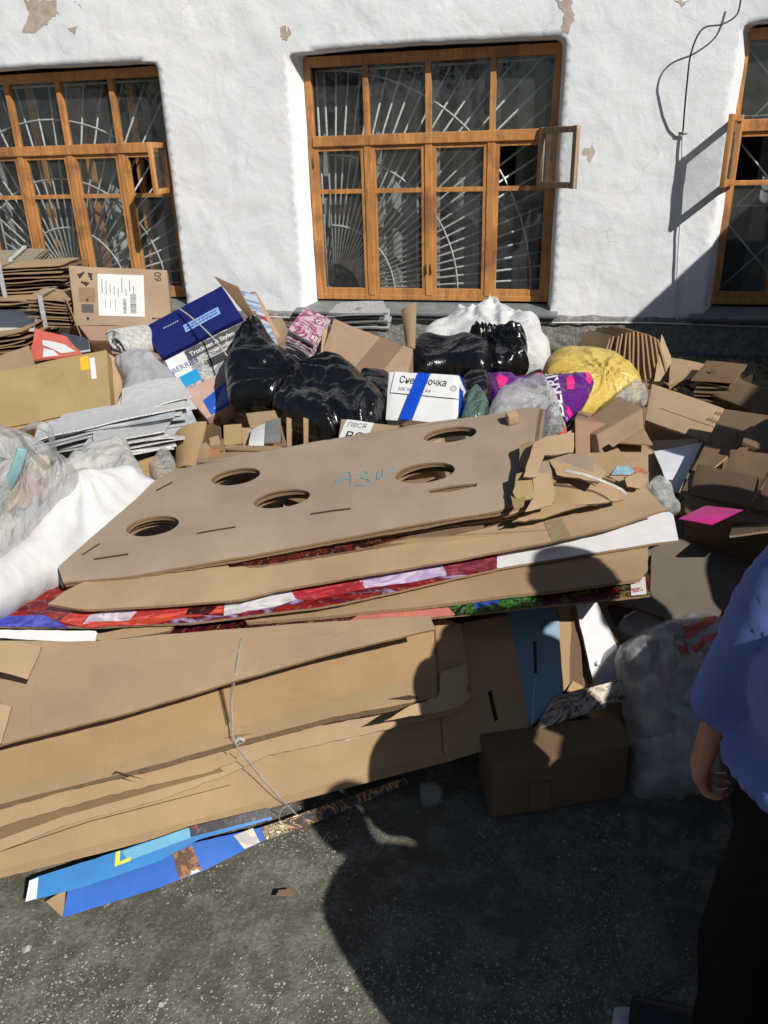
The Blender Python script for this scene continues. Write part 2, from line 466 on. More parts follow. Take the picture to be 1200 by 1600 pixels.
def bx(lo, hi, name='b', mat=None, bev=0.0, rot=None, origin=None):
    bm = bmesh.new(); bmesh.ops.create_cube(bm, size=1)
    for v in bm.verts: v.co = Vector([(lo[i]+hi[i])/2+v.co[i]*(hi[i]-lo[i]) for i in range(3)])
    if bev: bmesh.ops.bevel(bm, geom=list(bm.edges), offset=bev, segments=2, profile=.6, affect='EDGES')
    if rot is not None: bmesh.ops.rotate(bm, verts=bm.verts, cent=Vector(origin), matrix=rot)
    me = bpy.data.meshes.new(name); bm.to_mesh(me); bm.free()
    if mat: me.materials.append(mat)
    o = bpy.data.objects.new(name, me); COL.objects.link(o); return o
def remesh(name, objs, mat, vox=.006, smooth=6, fn=None):
    o = joinraw('tmp', objs, mat); md = o.modifiers.new('r', 'REMESH'); md.mode = 'VOXEL'; md.voxel_size = vox
    s = o.modifiers.new('s', 'SMOOTH'); s.iterations = smooth; s.factor = .6
    dg = bpy.context.evaluated_depsgraph_get(); dg.update(); me = bpy.data.meshes.new_from_object(o.evaluated_get(dg))
    bpy.data.objects.remove(o)
    if fn:
        for v in me.vertices: v.co = v.co+fn(v.co, v.normal)
    me.materials.clear(); me.materials.append(mat); me.polygons.foreach_set('use_smooth', [True]*len(me.polygons)); me.update()
    me.name = name; r = bpy.data.objects.new(name, me); COL.objects.link(r); return r
def text(name, s, pl, u, v, size, mat, lift=.0015, ang=0, align='LEFT', sx=1.0, bold=0.0):
    """lettering as a thin mesh on a plane, (u, v) in metres on that plane"""
    c = bpy.data.curves.new('t', 'FONT'); c.body = s; c.size = size; c.align_x = align; c.offset = bold; c.resolution_u = 3
    o = bpy.data.objects.new('t', c); COL.objects.link(o); bpy.context.view_layer.update()
    dg = bpy.context.evaluated_depsgraph_get(); me = bpy.data.meshes.new_from_object(o.evaluated_get(dg)); bpy.data.objects.remove(o)
    ca, sa = math.cos(ang), math.sin(ang)
    for vt in me.vertices:
        x, y = vt.co.x*sx, vt.co.y; vt.co = pl.w(u+x*ca-y*sa, v+x*sa+y*ca, lift)
    me.materials.clear(); me.materials.append(mat); me.name = name
    r = bpy.data.objects.new(name, me); COL.objects.link(r); return r
def textpx(name, s, pl, p0, p1, mat, cap=None, lift=.0015, bold=0.0):
    """lettering whose base line runs from pixel p0 to p1"""
    a = Vector(pl.uv(*p0)); b = Vector(pl.uv(*p1)); L = (b-a).length; ang = math.atan2(b.y-a.y, b.x-a.x)
    o = text(name, s, pl, a.x, a.y, .1, mat, lift, ang, 'LEFT', 1.0, bold)
    A = np.array([tuple(v.co-pl.w(a.x, a.y, lift)) for v in o.data.vertices]); d = pl.e1*math.cos(ang)+pl.e2*math.sin(ang); w = (A@np.array(d)).max()
    h = cap or None; d2 = -pl.e1*math.sin(ang)+pl.e2*math.cos(ang); hh = (A@np.array(d2)).max(); q = pl.w(a.x, a.y, lift)
    k1 = L/w; k2 = (cap/hh) if cap else k1
    for v in o.data.vertices:
        r = v.co-q; v.co = q+d*(r.dot(d)*k1)+d2*(r.dot(d2)*k2)
    return o
CB = (board(), flute(), board())
def patch(name, P, thick, mats, nu=10, nv=6, warp=.006, seed=0, curl=0.0):
    """board through four space corners (ccw seen from its front), with sag and curl"""
    P = [Vector(p) for p in P]; n = (P[1]-P[0]).cross(P[3]-P[0]).normalized(); V = []; T = []
    L = (P[1]-P[0]).length; H = (P[3]-P[0]).length
    for j in range(nv+1):
        for i in range(nu+1):
            u, v = i/nu, j/nv; p = P[0]*(1-u)*(1-v)+P[1]*u*(1-v)+P[2]*u*v+P[3]*(1-u)*v
            h = warp*noise.noise(p*5+Vector((seed*2.1, 0, seed)))+curl*(4*u*(1-u)+v*v)
            e = .002*noise.noise(p*40+Vector((0, 0, seed))); V.append(p+n*h+(P[1]-P[0]).normalized()*e); T.append((u*L, v*H))
    m = len(V); V += [p-n*thick for p in V]; Fc = []; uv = []; fm = []
    w = nu+1; bi = min(2, len(mats)-1); ei = min(1, len(mats)-1)
    for j in range(nv):
        for i in range(nu):
            a = j*w+i; q = (a, a+1, a+1+w, a+w); Fc.append(q); uv.append([T[k] for k in q]); fm.append(0)
            q = q[::-1]; Fc.append(tuple(k+m for k in q)); uv.append([T[k] for k in q]); fm.append(bi)
    ring = [i for i in range(w)]+[j*w+nu for j in range(1, nv+1)]+[nv*w+i for i in range(nu-1, -1, -1)]+[j*w for j in range(nv-1, 0, -1)]
    s = 0
    for k in range(len(ring)):
        a, b = ring[k], ring[(k+1) % len(ring)]; d = (V[b]-V[a]).length
        Fc.append((b, a, a+m, b+m)); uv.append([(s+d, 0), (s, 0), (s, thick), (s+d, thick)]); fm.append(ei); s += d
    o = obj(name, V, Fc, list(mats), fm, uv, [x != ei or ei == 0 for x in fm]); md = o.modifiers.new('edge', 'EDGE_SPLIT'); md.split_angle = R(50); return o
def px3(*ps): return [atY(*p) for p in ps]
def pz3(*ps): return [atZ(*p) for p in ps]
from mathutils.bvhtree import BVHTree
def drape(o, target, n, lift=.002):
    """lay a print or tape down on an uneven surface"""
    t = BVHTree.FromPolygons([v.co for v in target.data.vertices], [tuple(p.vertices) for p in target.data.polygons])
    hs = [v.co.dot(n) for v in o.data.vertices]; lo = min(hs)
    for v, h0 in zip(o.data.vertices, hs):
        h = t.ray_cast(v.co+n*.5, -n)
        if h[0] is None: h = t.find_nearest(v.co)
        if h[0] is not None: v.co = h[0]+n*(lift+min(.004, h0-lo))
    return o
def mats3(c, stripe=90, c2=None, amt=.05, dirt=.38):
    return (board(tuple(c), stripe, amt, 'cardboard', dirt), flute(), board(tuple(c2 or c), stripe, amt, 'cardboard', dirt))
# ================================================================== SETTING
D = 7.588                    # distance of the wall's face
def gz(x, y):
    t = min(1, max(0, (y-3.2)/3.6)); return -.13*t*t*(3-2*t)
def ground_mat():
    t = NT('gritty_dirt'); o = t.coord('Object')
    big = t.noise(o, 1.1, 5, .6); fine = t.noise(o, 90, 4, .7); med = t.noise(o, 11, 5, .65)
    c = t.mix(t.ramp(big, [(.35, 0.0), (.65, 1.0)]), (.092, .088, .067), (.16, .153, .12))
    c = t.mix(t.ramp(med, [(.45, 0.0), (.62, .7)]), c, (.28, .272, .23))
    v = t.n('TexVoronoi'); v.inputs['Scale'].default_value = 120; t.l(o, v.inputs['Vector'])
    spk = t.math('MULTIPLY', t.ramp(v.outputs['Distance'], [(.25, 1.0), (.45, 0.0)]), t.ramp(t.noise(o, 4.5, 4, .6), [(.42, .0), (.6, 1.0)]))
    c = t.mix(t.math('MULTIPLY', spk, .55), c, (.34, .34, .31))
    c = t.mix(t.ramp(fine, [(.3, 0.0), (.75, .8)]), c, (.07, .068, .05))
    t.col(c); t.rough(.95); t.b.inputs['Specular IOR Level'].default_value = .15
    t.nrm(t.bump(fine, .6, .006, t.bump(med, .5, .02))); return t.m
def build_ground():
    xs = list(np.linspace(-60, -7, 12))+list(np.arange(-6.5, 4, .12))+list(np.linspace(4.5, 60, 12))
    ys = list(np.linspace(-80, -1, 14))+list(np.arange(-.5, 8.2, .12))+list(np.linspace(9, 60, 8))
    V = []; Fc = []
    for y in ys:
        for x in xs:
            V.append((x, y, gz(x, y)+.012*noise.noise(Vector((x*2.2, y*2.2, 0)))*(1 if abs(x) < 8 else 0)))
    nx = len(xs)
    for j in range(len(ys)-1):
        for i in range(nx-1): a = j*nx+i; Fc.append((a, a+1, a+nx+1, a+nx))
    g = obj('ground', V, Fc, ground_mat(), smooth=True); g['kind'] = 'structure'
build_ground()
def grit():
    """loose crushed stone, straw and splinters on the dirt"""
    rnd = random.Random(3); V = []; Fc = []; fm = []
    ms = [plain((.30, .30, .275), .9, 'grit_pale', .3), plain((.2, .195, .17), .9, 'grit_grey', .2), plain((.36, .30, .2), .9, 'straw', .2)]
    k = 0
    while k < 80000:
        x = rnd.uniform(-1.5, 1.0); y = rnd.uniform(.75, 2.3)
        dens = .35+.9*noise.noise(Vector((x*3.1, y*3.1, 4)))+.35*noise.noise(Vector((x*9, y*9, 4)))+ (1.2-y)*.9-.1
        k += 1
        if rnd.random() > dens: continue
        s = rnd.choice((.0010, .0013, .0016, .002, .0024, .0032)) * rnd.uniform(.7, 1.3); z = gz(x, y)+.012*noise.noise(Vector((x*2.2, y*2.2, 0)))
        if rnd.random() < .004: s *= 3.0
        b = len(V); n = 5; a0 = rnd.random()*6
        for i in range(n):
            a = a0+i*6.283/n; r = s*rnd.uniform(.7, 1.25); V.append((x+r*math.cos(a), y+r*math.sin(a), z+s*rnd.uniform(-.1, .15)))
        V.append((x+s*rnd.uniform(-.3, .3), y+s*rnd.uniform(-.3, .3), z+s*rnd.uniform(.5, 1.1)))
        q = 0 if rnd.random() < .7 else 1
        for i in range(n): Fc.append((b+i, b+(i+1) % n, b+n)); fm.append(q)
    g = obj('gravel', V, Fc, ms, fm); settag(g, 'pale crushed stone grit scattered on the dark dirt', 'gravel', kind='stuff')
    V = []; Fc = []
    for i in range(90):
        x = rnd.uniform(-1.4, .9); y = rnd.uniform(.8, 1.9); a = rnd.random()*6.28; L = rnd.uniform(.003, .014)*(2 if rnd.random() < .1 else 1); z = gz(x, y)+.012*noise.noise(Vector((x*2.2, y*2.2, 0)))+.003
        d = Vector((math.cos(a), math.sin(a), 0)); p = Vector((x, y, z)); n = Vector((-d.y, d.x, 0))*rnd.uniform(.0004, .0010); b = len(V)
        V += [p-d*L-n, p-d*L+n, p+d*L+n+Vector((0, 0, .003)), p+d*L-n+Vector((0, 0, .003)), p-d*L+Vector((0, 0, .0015)), p+d*L+Vector((0, 0, .0045))]
        Fc += [(b, b+3, b+5, b+4), (b+1, b+4, b+5, b+2)]
    g = obj('straw', V, Fc, ms[2]); settag(g, 'thin dry straw and splinters lying on the dirt', 'straw', kind='stuff')
grit()

def plaster_mat():
    t = NT('whitewashed_plaster'); o = t.coord('Object')
    m1 = t.mapping(o, (1, .6, 1)); n1 = t.noise(m1, .9, 5, .6, .4); n2 = t.noise(m1, 6, 6, .65, .3); n3 = t.noise(m1, 38, 5, .65)
    c = t.mix(t.ramp(n1, [(.3, 0.0), (.7, 1.0)]), (.73, .755, .80), (.82, .835, .865))
    c = t.mix(t.ramp(n2, [(.52, 0.0), (.68, .55)]), c, (.78, .77, .70))
    c = t.mix(t.ramp(n3, [(.6, 0.0), (.8, .35)]), c, (.58, .59, .61))
    # flaked patches of old render, mostly high on the wall
    sp = t.n('SeparateXYZ'); t.l(o, sp.inputs[0])
    hi = t.ramp(t.math('DIVIDE', sp.outputs[2], 4.0), [(.62, 0.0), (.78, 1.0)])
    f = t.noise(t.mapping(o, (1, 1, .8)), 2.1, 6, .62, .5)
    flake = t.ramp(t.math('ADD', f, t.math('MULTIPLY', hi, .075)), [(.70, 0.0), (.707, 1.0)])
    c = t.mix(flake, c, (.50, .43, .37))
    tt = t.ramp(t.noise(o, 3.6, 6, .7, .8), [(.72, 0.0), (.73, 1.0)])
    c = t.mix(t.math('MULTIPLY', tt, .7), c, (.56, .55, .52))
    # damp band at the foot
    lo = t.ramp(t.math('DIVIDE', sp.outputs[2], 1.0), [(.24, 1.0), (.42, 0.0)])
    c = t.mix(t.math('MULTIPLY', lo, t.ramp(n2, [(.4, 0.0), (.6, .7)])), c, (.46, .45, .43))
    v = t.n('TexVoronoi'); v.feature = 'DISTANCE_TO_EDGE'; v.inputs['Scale'].default_value = 1.5
    wp = t.n('TexNoise'); wp.inputs['Scale'].default_value = 3; wp.inputs['Detail'].default_value = 6; t.l(o, wp.inputs['Vector']); t.l(t.mix(.25, o, wp.outputs[1]), v.inputs['Vector'])
    crack = t.math('MULTIPLY', t.ramp(v.outputs['Distance'], [(0, 1.0), (.006, 0.0)]), t.ramp(t.noise(o, 1.7, 3, .5), [(.5, 0.0), (.6, 1.0)]))
    c = t.mix(t.math('MULTIPLY', crack, .35), c, (.4, .39, .38))
    t.col(c); t.rough(.92); t.b.inputs['Specular IOR Level'].default_value = .2
    h = t.math('ADD', t.math('MULTIPLY', n2, .8), t.math('MULTIPLY', n3, .25)); h = t.math('SUBTRACT', h, t.math('MULTIPLY', flake, .12))
    h = t.math('SUBTRACT', h, t.math('MULTIPLY', crack, .1))
    t.nrm(t.bump(h, .42, .018, t.bump(t.noise(m1, 1.9, 3, .6, .3), .4, .05))); return t.m
PLAST = plaster_mat()
WPL = FR((0, D, 0), (1, 0, 0), (0, -1, 0))      # u = x, v = z
def walldisp(x, z): return .012*noise.noise(Vector((x*1.3, z*1.3, 2)))+.007*noise.noise(Vector((x*4.5, z*4.5, 6)))+.003*noise.noise(Vector((x*14, z*14, 6)))
# openings: (x0, z0, x1, z1)
OPN = {'left': (-6.36, .20, -3.955, 2.40), 'centre': (-2.70, .20, -.315, 2.40), 'right': (1.0, .20, 3.2, 2.42)}
def opening_outline(k):
    x0, z0, x1, z1 = OPN[k]; pts = []
    def wob(p, q): return (p+.012*noise.noise(Vector((p*3, q*3, 1))), q+.012*noise.noise(Vector((p*3, q*3, 8))))
    r = .05; n = 20
    # uneven hand-rendered opening, round top corners
    for i in range(n+1): pts.append(wob(x0, z0+(z1-r-z0)*i/n))
    pts.append(wob(x0+r*.35, z1-r*.3))
    for i in range(n+1): pts.append(wob(x0+r+(x1-x0-2*r)*i/n, z1+.018*math.sin(3.14*i/n)))
    pts.append(wob(x1-r*.35, z1-r*.3))
    for i in range(n+1): pts.append(wob(x1, z1-r-(z1-r-z0)*i/n))
    for i in range(1, n): pts.append((x1+(x0-x1)*i/n, z0))
    return pts
def build_wall():
    holes = [opening_outline(k) for k in OPN]
    out = resample([(-9, .12), (5.5, .12), (5.5, 3.9), (-9, 3.9)], .1, 0)
    V, Fc = tri(out, holes, .055); n = len(V)
    P = [Vector((u, D-walldisp(u, v), v)) for u, v in V]; faces = [tuple(f) for f in Fc]
    cnt = set((f[i], f[(i+1) % 3]) for f in Fc for i in range(3)); verts = list(P); back = {}
    def bk(i):
        if i not in back:
            u, v = V[i]; c = None
            for h, (x0, z0, x1, z1) in zip(holes, OPN.values()):
                if x0-.1 < u < x1+.1: c = ((x0+x1)/2, (z0+z1)/2)
            du = 0
            if c: du = (.088 if u < c[0]-1.0 else (-.04 if u > c[0]+1.0 else 0))
            back[i] = []
            for s in (.012, .06, .12, .20):
                b = len(verts); verts.append(Vector((u+du*s/.2+.004*noise.noise(Vector((u*9, v*9, s*40))), D+s, v))); back[i].append(b)
        return back[i]
    for a, b in list(cnt):
        if (b, a) not in cnt:
            A = [a]+bk(a); B = [b]+bk(b)
            for k in range(4): faces.append((B[k], A[k], A[k+1], B[k+1]))
    # body of the wall behind
    b0 = len(verts)
    o = obj('wall', verts, faces, PLAST, smooth=True); return o
wall = build_wall()
# plinth
def stucco():
    t = NT('rough_stucco'); o = t.coord('Object'); n = t.noise(o, 26, 6, .7); n2 = t.noise(o, 5, 4, .6)
    c = t.mix(t.ramp(n, [(.35, 0.0), (.65, 1.0)]), (.15, .15, .145), (.34, .335, .32)); c = t.mix(t.ramp(n2, [(.5, 0.0), (.7, .6)]), c, (.13, .13, .12))
    t.col(c); t.rough(.95); t.nrm(t.bump(n, .9, .03)); return t.m
def build_plinth():
    V = []; Fc = []; xs = np.arange(-9, 5.5, .03); zs = [.19, .17, .14]+list(np.arange(.11, -.2, -.03)); nx = len(xs)
    for j, z in enumerate(zs):
        for x in xs:
            d = .035 if j > 0 else -.012
            d += .02*noise.noise(Vector((x*9, z*9, 3)))+.012*abs(noise.noise(Vector((x*26, z*26, 3))))
            V.append((x, D-d, z+(.012*noise.noise(Vector((x*6, 0, 0))) if j < 2 else 0)))
    for j in range(len(zs)-1):
        for i in range(nx-1): a = j*nx+i; Fc.append((a, a+nx, a+nx+1, a+1))
    return obj('plinth', V, Fc, stucco(), smooth=True)
plinth = build_plinth()
# white cable moulding along the plinth
trim = tube('skirting_strip', [(x, D-.055+.006*math.sin(x*2.3), .135+.006*math.sin(x*3.1)) for x in np.linspace(-3.2, 4.5, 60)], .008, plain((.6, .6, .58), .6, 'strip_paint', .3))
# flaked patches as thin remnants of old beige render
OLD = plain((.47, .40, .345), .92, 'bare_render', .14, 30, .5)
patches = []
for k, (px) in enumerate([[(38, 0), (88, 0), (92, 20), (70, 38), (55, 52), (34, 50), (46, 22)], [(440, 62), (452, 40), (455, 52), (449, 64)], [(868, 0), (893, 0), (898, 28), (888, 54), (876, 46), (882, 22)],
                          [(106, 44), (120, 40), (117, 54)], [(448, 60), (440, 58), (438, 44), (446, 40)], [(1054, 0), (1078, 0), (1066, 10)]]):
    pl = PL((px[0][0], px[0][1], D), (px[0][0]+100, px[0][1], D), (px[0][0], px[0][1]+100, D))
    wd = lambda u, v, pl=pl: walldisp(*(lambda p: (p.x, p.z))(pl.w(u, v)))
    patches.append(decal('bare_patch', px, pl, OLD, wd, .0025, .004, .02, .022))
def gable(x0, x1, y0, y1, z1):
    return None
# side and back of the building so the rooms are closed
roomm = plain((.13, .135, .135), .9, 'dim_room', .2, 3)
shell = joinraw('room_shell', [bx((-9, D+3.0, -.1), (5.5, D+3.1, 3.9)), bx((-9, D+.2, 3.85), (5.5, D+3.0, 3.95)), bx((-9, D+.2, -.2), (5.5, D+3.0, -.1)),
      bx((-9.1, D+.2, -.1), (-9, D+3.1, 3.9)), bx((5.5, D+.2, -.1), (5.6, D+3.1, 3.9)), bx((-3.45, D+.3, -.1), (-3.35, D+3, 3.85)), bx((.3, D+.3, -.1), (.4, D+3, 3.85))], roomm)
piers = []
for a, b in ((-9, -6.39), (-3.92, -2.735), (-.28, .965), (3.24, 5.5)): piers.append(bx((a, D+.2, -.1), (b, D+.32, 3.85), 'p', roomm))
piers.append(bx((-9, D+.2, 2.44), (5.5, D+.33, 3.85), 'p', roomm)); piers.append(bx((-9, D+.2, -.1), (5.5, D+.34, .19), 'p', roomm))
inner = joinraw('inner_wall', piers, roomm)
# ---- windows
WOOD = wood(); WW = weathered(); WHITEP = plain((.55, .56, .55), .5, 'white_rod', .25, 40); INNERF = plain((.36, .37, .37), .6, 'inner_frame_paint', .2)
ROD = plain((.62, .63, .62), .5, 'grille_rod', .3, 30)
def glass():
    t = NT('window_glass'); tp = t.n('BsdfTransparent'); tp.inputs[0].default_value = (.93, .95, .95, 1); gl = t.n('BsdfGlossy'); gl.inputs['Roughness'].default_value = .02
    gl.inputs[0].default_value = (.9, .95, 1, 1)
    df = t.n('BsdfDiffuse'); df.inputs[0].default_value = (.35, .37, .38, 1)
    fr = t.n('LayerWeight'); fr.inputs[0].default_value = .5; fc = t.math('ADD', .045, t.math('MULTIPLY', t.math('POWER', fr.outputs[1], 4), .8))
    nz = t.noise(t.coord('Object'), 2.5, 3, .5); bn = t.bump(nz, .15, .02); t.l(bn, gl.inputs['Normal'])
    mx = t.n('MixShader'); f2 = fc; t.l(f2, mx.inputs[0]); t.l(tp.outputs[0], mx.inputs[1]); t.l(gl.outputs[0], mx.inputs[2])
    m2 = t.n('MixShader'); t.l(t.ramp(t.noise(t.coord('Object'), 5, 5, .65), [(.4, .03), (.7, .08)]), m2.inputs[0]); t.l(mx.outputs[0], m2.inputs[1]); t.l(df.outputs[0], m2.inputs[2])
    t.l(m2.outputs[0], t.out.inputs[0]); return t.m
GLASS = glass()
def sash(o, w, h, th, mat, bar=.045, name='vent_sash', dirv=(1, 0, 0), nrm=(0, -1, 0)):
    """small opened vent: o hinge bottom corner, dirv along its width"""
    d = Vector(dirv).normalized(); n = Vector(nrm).normalized(); up = Vector((0, 0, 1)); o = Vector(o); ps = []
    def box(u0, u1, v0, v1, tt):
        c = [o+d*u+up*v+n*(s*tt/2) for s in (1, -1) for u, v in ((u0, v0), (u1, v0), (u1, v1), (u0, v1))]
        return hexa('b', c, [mat], 0, 0, .004, 0)
    ps = [box(0, bar, 0, h, th), box(w-bar, w, 0, h, th), box(bar-.001, w-bar+.001, 0.002, bar, th*.94), box(bar-.001, w-bar+.001, h-bar, h-.002, th*.94)]
    f = joinraw(name, ps, mat); g = box(bar-.004, w-bar+.004, bar-.004, h-bar+.004, .004); g.data.materials.clear(); g.data.materials.append(GLASS); g.name = 'vent_glass'
    g.parent = f; return f
CURT = plain((.30, .31, .31), .9, 'net_curtain', .2, 8)
def curtain(x0, x1, y, seed, dens=30):
    V = []; Fc = []; n = int((x1-x0)/.012)
    for i in range(n+1):
        x = x0+(x1-x0)*i/n; yy = y+.035*math.sin(x*dens+3*noise.noise(Vector((x*2, seed, 0))))
        V += [(x, yy, .25), (x+.01*math.sin(x*20), yy*1.0, 1.3), (x, yy, 2.45)]
    for i in range(n): a = i*3; Fc += [(a, a+3, a+4, a+1), (a+1, a+4, a+5, a+2)]
    return obj('curtain', V, Fc, CURT, smooth=True)
def window(key, label, grille, vent, cols=4, curtains=()):
    x0, z0, x1, z1 = OPN[key]; x0 += .085 if key != 'right' else .045; x1 -= .035; z0 += .075; Y = D+.17; parts = []
    z1 -= .015; H = z1-z0; W = x1-x0
    zt = z0+H*.675; zm = z0+H*.47          # transom, thin rail
    def B(a, b, c, d, y0, y1, bev=.006): return bx((a, y0, c), (b, y1, d), 'b', WOOD, bev)
    fr = joinraw('window_frame', [B(x0, x0+.06, z0, z1, Y, Y+.07), B(x1-.06, x1, z0, z1, Y, Y+.07), B(x0+.05, x1-.05, z1-.085, z1-.001, Y+.002, Y+.068),
         B(x0+.05, x1-.05, z0+.001, z0+.05, Y+.002, Y+.068), B(x0+.05, x1-.05, zt-.045, zt+.045, Y-.014, Y+.066)], WOOD)
    parts.append(fr)
    cw = W/cols
    for i in range(1, cols):
        x = x0+cw*i; parts.append(joinraw('mullion', [B(x-.034, x+.034, z0+.045, zt-.04, Y-.004, Y+.066), B(x-.026, x+.026, zt+.04, z1-.08, Y-.002, Y+.064)], WOOD))
    for i in range(cols):
        a = x0+cw*i+(.055 if i == 0 else .034); b = x0+cw*(i+1)-(.055 if i == cols-1 else .034)
        # casement below, with its rail
        s = .035; yv = Y+.006
        rails = [B(a-.003, a+s, z0+.045, zt-.04, yv, yv+.05, .004), B(b-s, b+.003, z0+.045, zt-.04, yv, yv+.05, .004), B(a+s-.004, b-s+.004, z0+.047, z0+.11, yv+.003, yv+.048, .004),
                 B(a+s-.004, b-s+.004, zt-.085, zt-.042, yv+.003, yv+.048, .004), B(a+s-.004, b-s+.004, zm-.02, zm+.02, yv+.003, yv+.048, .004)]
        cs = joinraw('casement', rails, WOOD); parts.append(cs); subs = []
        subs.append(bx((a+s-.006, yv+.024, z0+.1), (b-s+.006, yv+.028, zm-.015), 'pane', GLASS))
        if vent[0] != i: subs.append(bx((a+s-.006, yv+.0245, zm+.015), (b-s+.006, yv+.0285, zt-.08), 'pane', GLASS))
        if i in (1, 2): subs.append(tube('hinge', [(b+.012 if i == 1 else a-.012, Y-.012, z0+.25+dz) for dz in (0, .09)], .007, plain((.12, .07, .04), .6, 'rusty_iron', .3)))
        if i in (0, 3): subs.append(tube('hinge', [(a-.012 if i == 0 else b+.012, Y-.008, zt-.22+dz) for dz in (0, .09)], .007, plain((.12, .07, .04), .6, 'rusty_iron', .3)))
        kids(cs, subs)
        a = x0+cw*i+(.055 if i == 0 else .022); b = x0+cw*(i+1)-(.055 if i == cols-1 else .022)
        parts.append(bx((a, yv+.03, zt+.035), (b, yv+.034, z1-.075), 'pane', GLASS))
    parts += grille(x0+.06, z0+.06, x1-.06, z1-.1, Y+.17)
    # inner frame
    yi = Y+.34; I = INNERF
    inn = [bx((x0, yi, z0), (x0+.07, yi+.05, z1), 'b', I), bx((x1-.07, yi, z0), (x1, yi+.05, z1), 'b', I), bx((x0+.07, yi+.002, zt-.04), (x1-.07, yi+.048, zt+.04), 'b', I)]
    for i in range(1, cols): inn.append(bx((x0+cw*i-.04, yi+.004, z0), (x0+cw*i+.04, yi+.046, z1), 'b', I if key != 'left' else WOOD))
    parts.append(joinraw('inner_frame', inn))
    for j, (a, b) in enumerate(curtains): parts.append(curtain(a, b, Y+.62, j+x0))
    # vent sash swung outward
    if vent[1]: parts.append(vent[1](zm, zt, x0, x1, Y, cw))
    # sill
    sm = plain((.17, .195, .2), .55, 'grey_sill_paint', .25, 7)
    sill = bx((x0-.16, D-.12, z0-.045), (x1+.10, D+.21, z0-.018), 'sill', sm, .006, Matrix.Rotation(R(9.5), 3, 'X'), (0, D+.2, z0-.03))
    parts.append(sill)
    return parts
def fan(cx, cz, radii, n, a0=0, a1=90, flip=False):
    def g(x0, z0, x1, z1, y):
        rods = []
        ox, oz = x0+cx*(x1-x0), z0+cz*(z1-z0)
        for i in range(n):
            a = R(a0+(a1-a0)*i/(n-1)); dx, dz = math.cos(a)*(-1 if flip else 1), math.sin(a); t = 9
            for (lim, o, d) in ((x1, ox, dx), (x0, ox, dx), (z1, oz, dz), (z0, oz, dz)):
                if abs(d) > 1e-6:
                    k = (lim-o)/d
                    if k > .05: t = min(t, k)
            r0 = .26
            if t > r0: rods.append(tube('r', [(ox+dx*r0, y, oz+dz*r0), (ox+dx*t, y, oz+dz*t)], .0098, ROD, 6))
        for r in radii:
            pts = []
            for i in range(61):
                a = R(a0+(a1-a0)*i/60); x = ox+math.cos(a)*r*(-1 if flip else 1); z = oz+math.sin(a)*r
                if x0-.01 < x < x1+.01 and z0-.01 < z < z1+.01: pts.append((x, y-.006, z))
                elif len(pts) > 3: break
                else: pts = []
            if len(pts) > 3: rods.append(tube('r', pts, .009, ROD, 6))
        for p in ([(x0, y, z0), (x0, y, z1)], [(x1, y, z0), (x1, y, z1)], [(x0, y, z1), (x1, y, z1)], [(x0, y, z0), (x1, y, z0)]): rods.append(tube('r', p, .012, ROD, 6))
        return [joinraw('window_grille', rods)]
    return g
def diamonds(x0, z0, x1, z1, y):
    rods = []; s = .62
    for k in range(-8, 12):
        for sg in (1, -1):
            P = []
            c = x0+k*s
            for j in range(81):
                z = z0+(z1-z0)*j/80; x = c+sg*(z-z0)*.95
                if x0 <= x <= x1: P.append((x, y+(.004*sg), z))
            if len(P) > 2: rods.append(tube('r', [P[0], P[-1]], .008, ROD, 6))
    for zz in (z0+.75, z0+1.45): rods.append(tube('r', [(x0, y, zz), (x1, y, zz)], .006, ROD, 6))
    for p in ([(x0, y, z0), (x0, y, z1)], [(x1, y, z0), (x1, y, z1)], [(x0, y, z1), (x1, y, z1)]): rods.append(tube('r', p, .012, ROD, 6))
    return [joinraw('window_grille', rods)]
wc = window('centre', '', fan(.035, .0, (.62, 1.25, 1.95), 27), (3, lambda zm, zt, x0, x1, Y, cw: sash((x1-.145, Y-.02, zm+.005), .50, .48, .04, WW, .05, 'vent_sash', (.66, -.75, 0), (.75, .66, 0))), curtains=((-2.2, -1.7), (-1.35, -1.0), (-.75, -.5)))
wl_ = window('left', '', fan(.36, .0, (.62, 1.1, 1.65), 32, 3, 177), (3, lambda zm, zt, x0, x1, Y, cw: sash((x1-.07, Y-.02, zm+.02), .44, .45, .04, WOOD, .05, 'vent_sash', (.16, -1, 0), (1, .16, 0))), curtains=((-5.6, -5.0), (-4.6, -4.3)))
wr = window('right', '', diamonds, (0, lambda zm, zt, x0, x1, Y, cw: sash((x0+.07, Y-.012, zm-.015), .46, .53, .04, WOOD, .05, 'vent_sash', (-.30, -.95, 0), (.95, -.30, 0))), curtains=((1.4, 1.8), (2.0, 2.6)))
parts = [wall, plinth, trim, shell, inner]+patches
for ps, lab, ws in ((wl_, 'window with fan grille and a vent standing straight out', 'w'), (wc, 'central window with a weathered vent sash swung open', 'w'), (wr, 'window with diamond shaped grille', 'w')):
    f = ps[0]; win = bpy.data.objects.new('window', None); COL.objects.link(win); win['label'] = lab
    for p in ps: p.parent = win
    parts.append(win)
# window children are kept one level: window > frame pieces
def flatten(win):
    return
bt = thing('building', 'white plastered building wall with flaking patches and three orange wooden windows', 'building', parts)
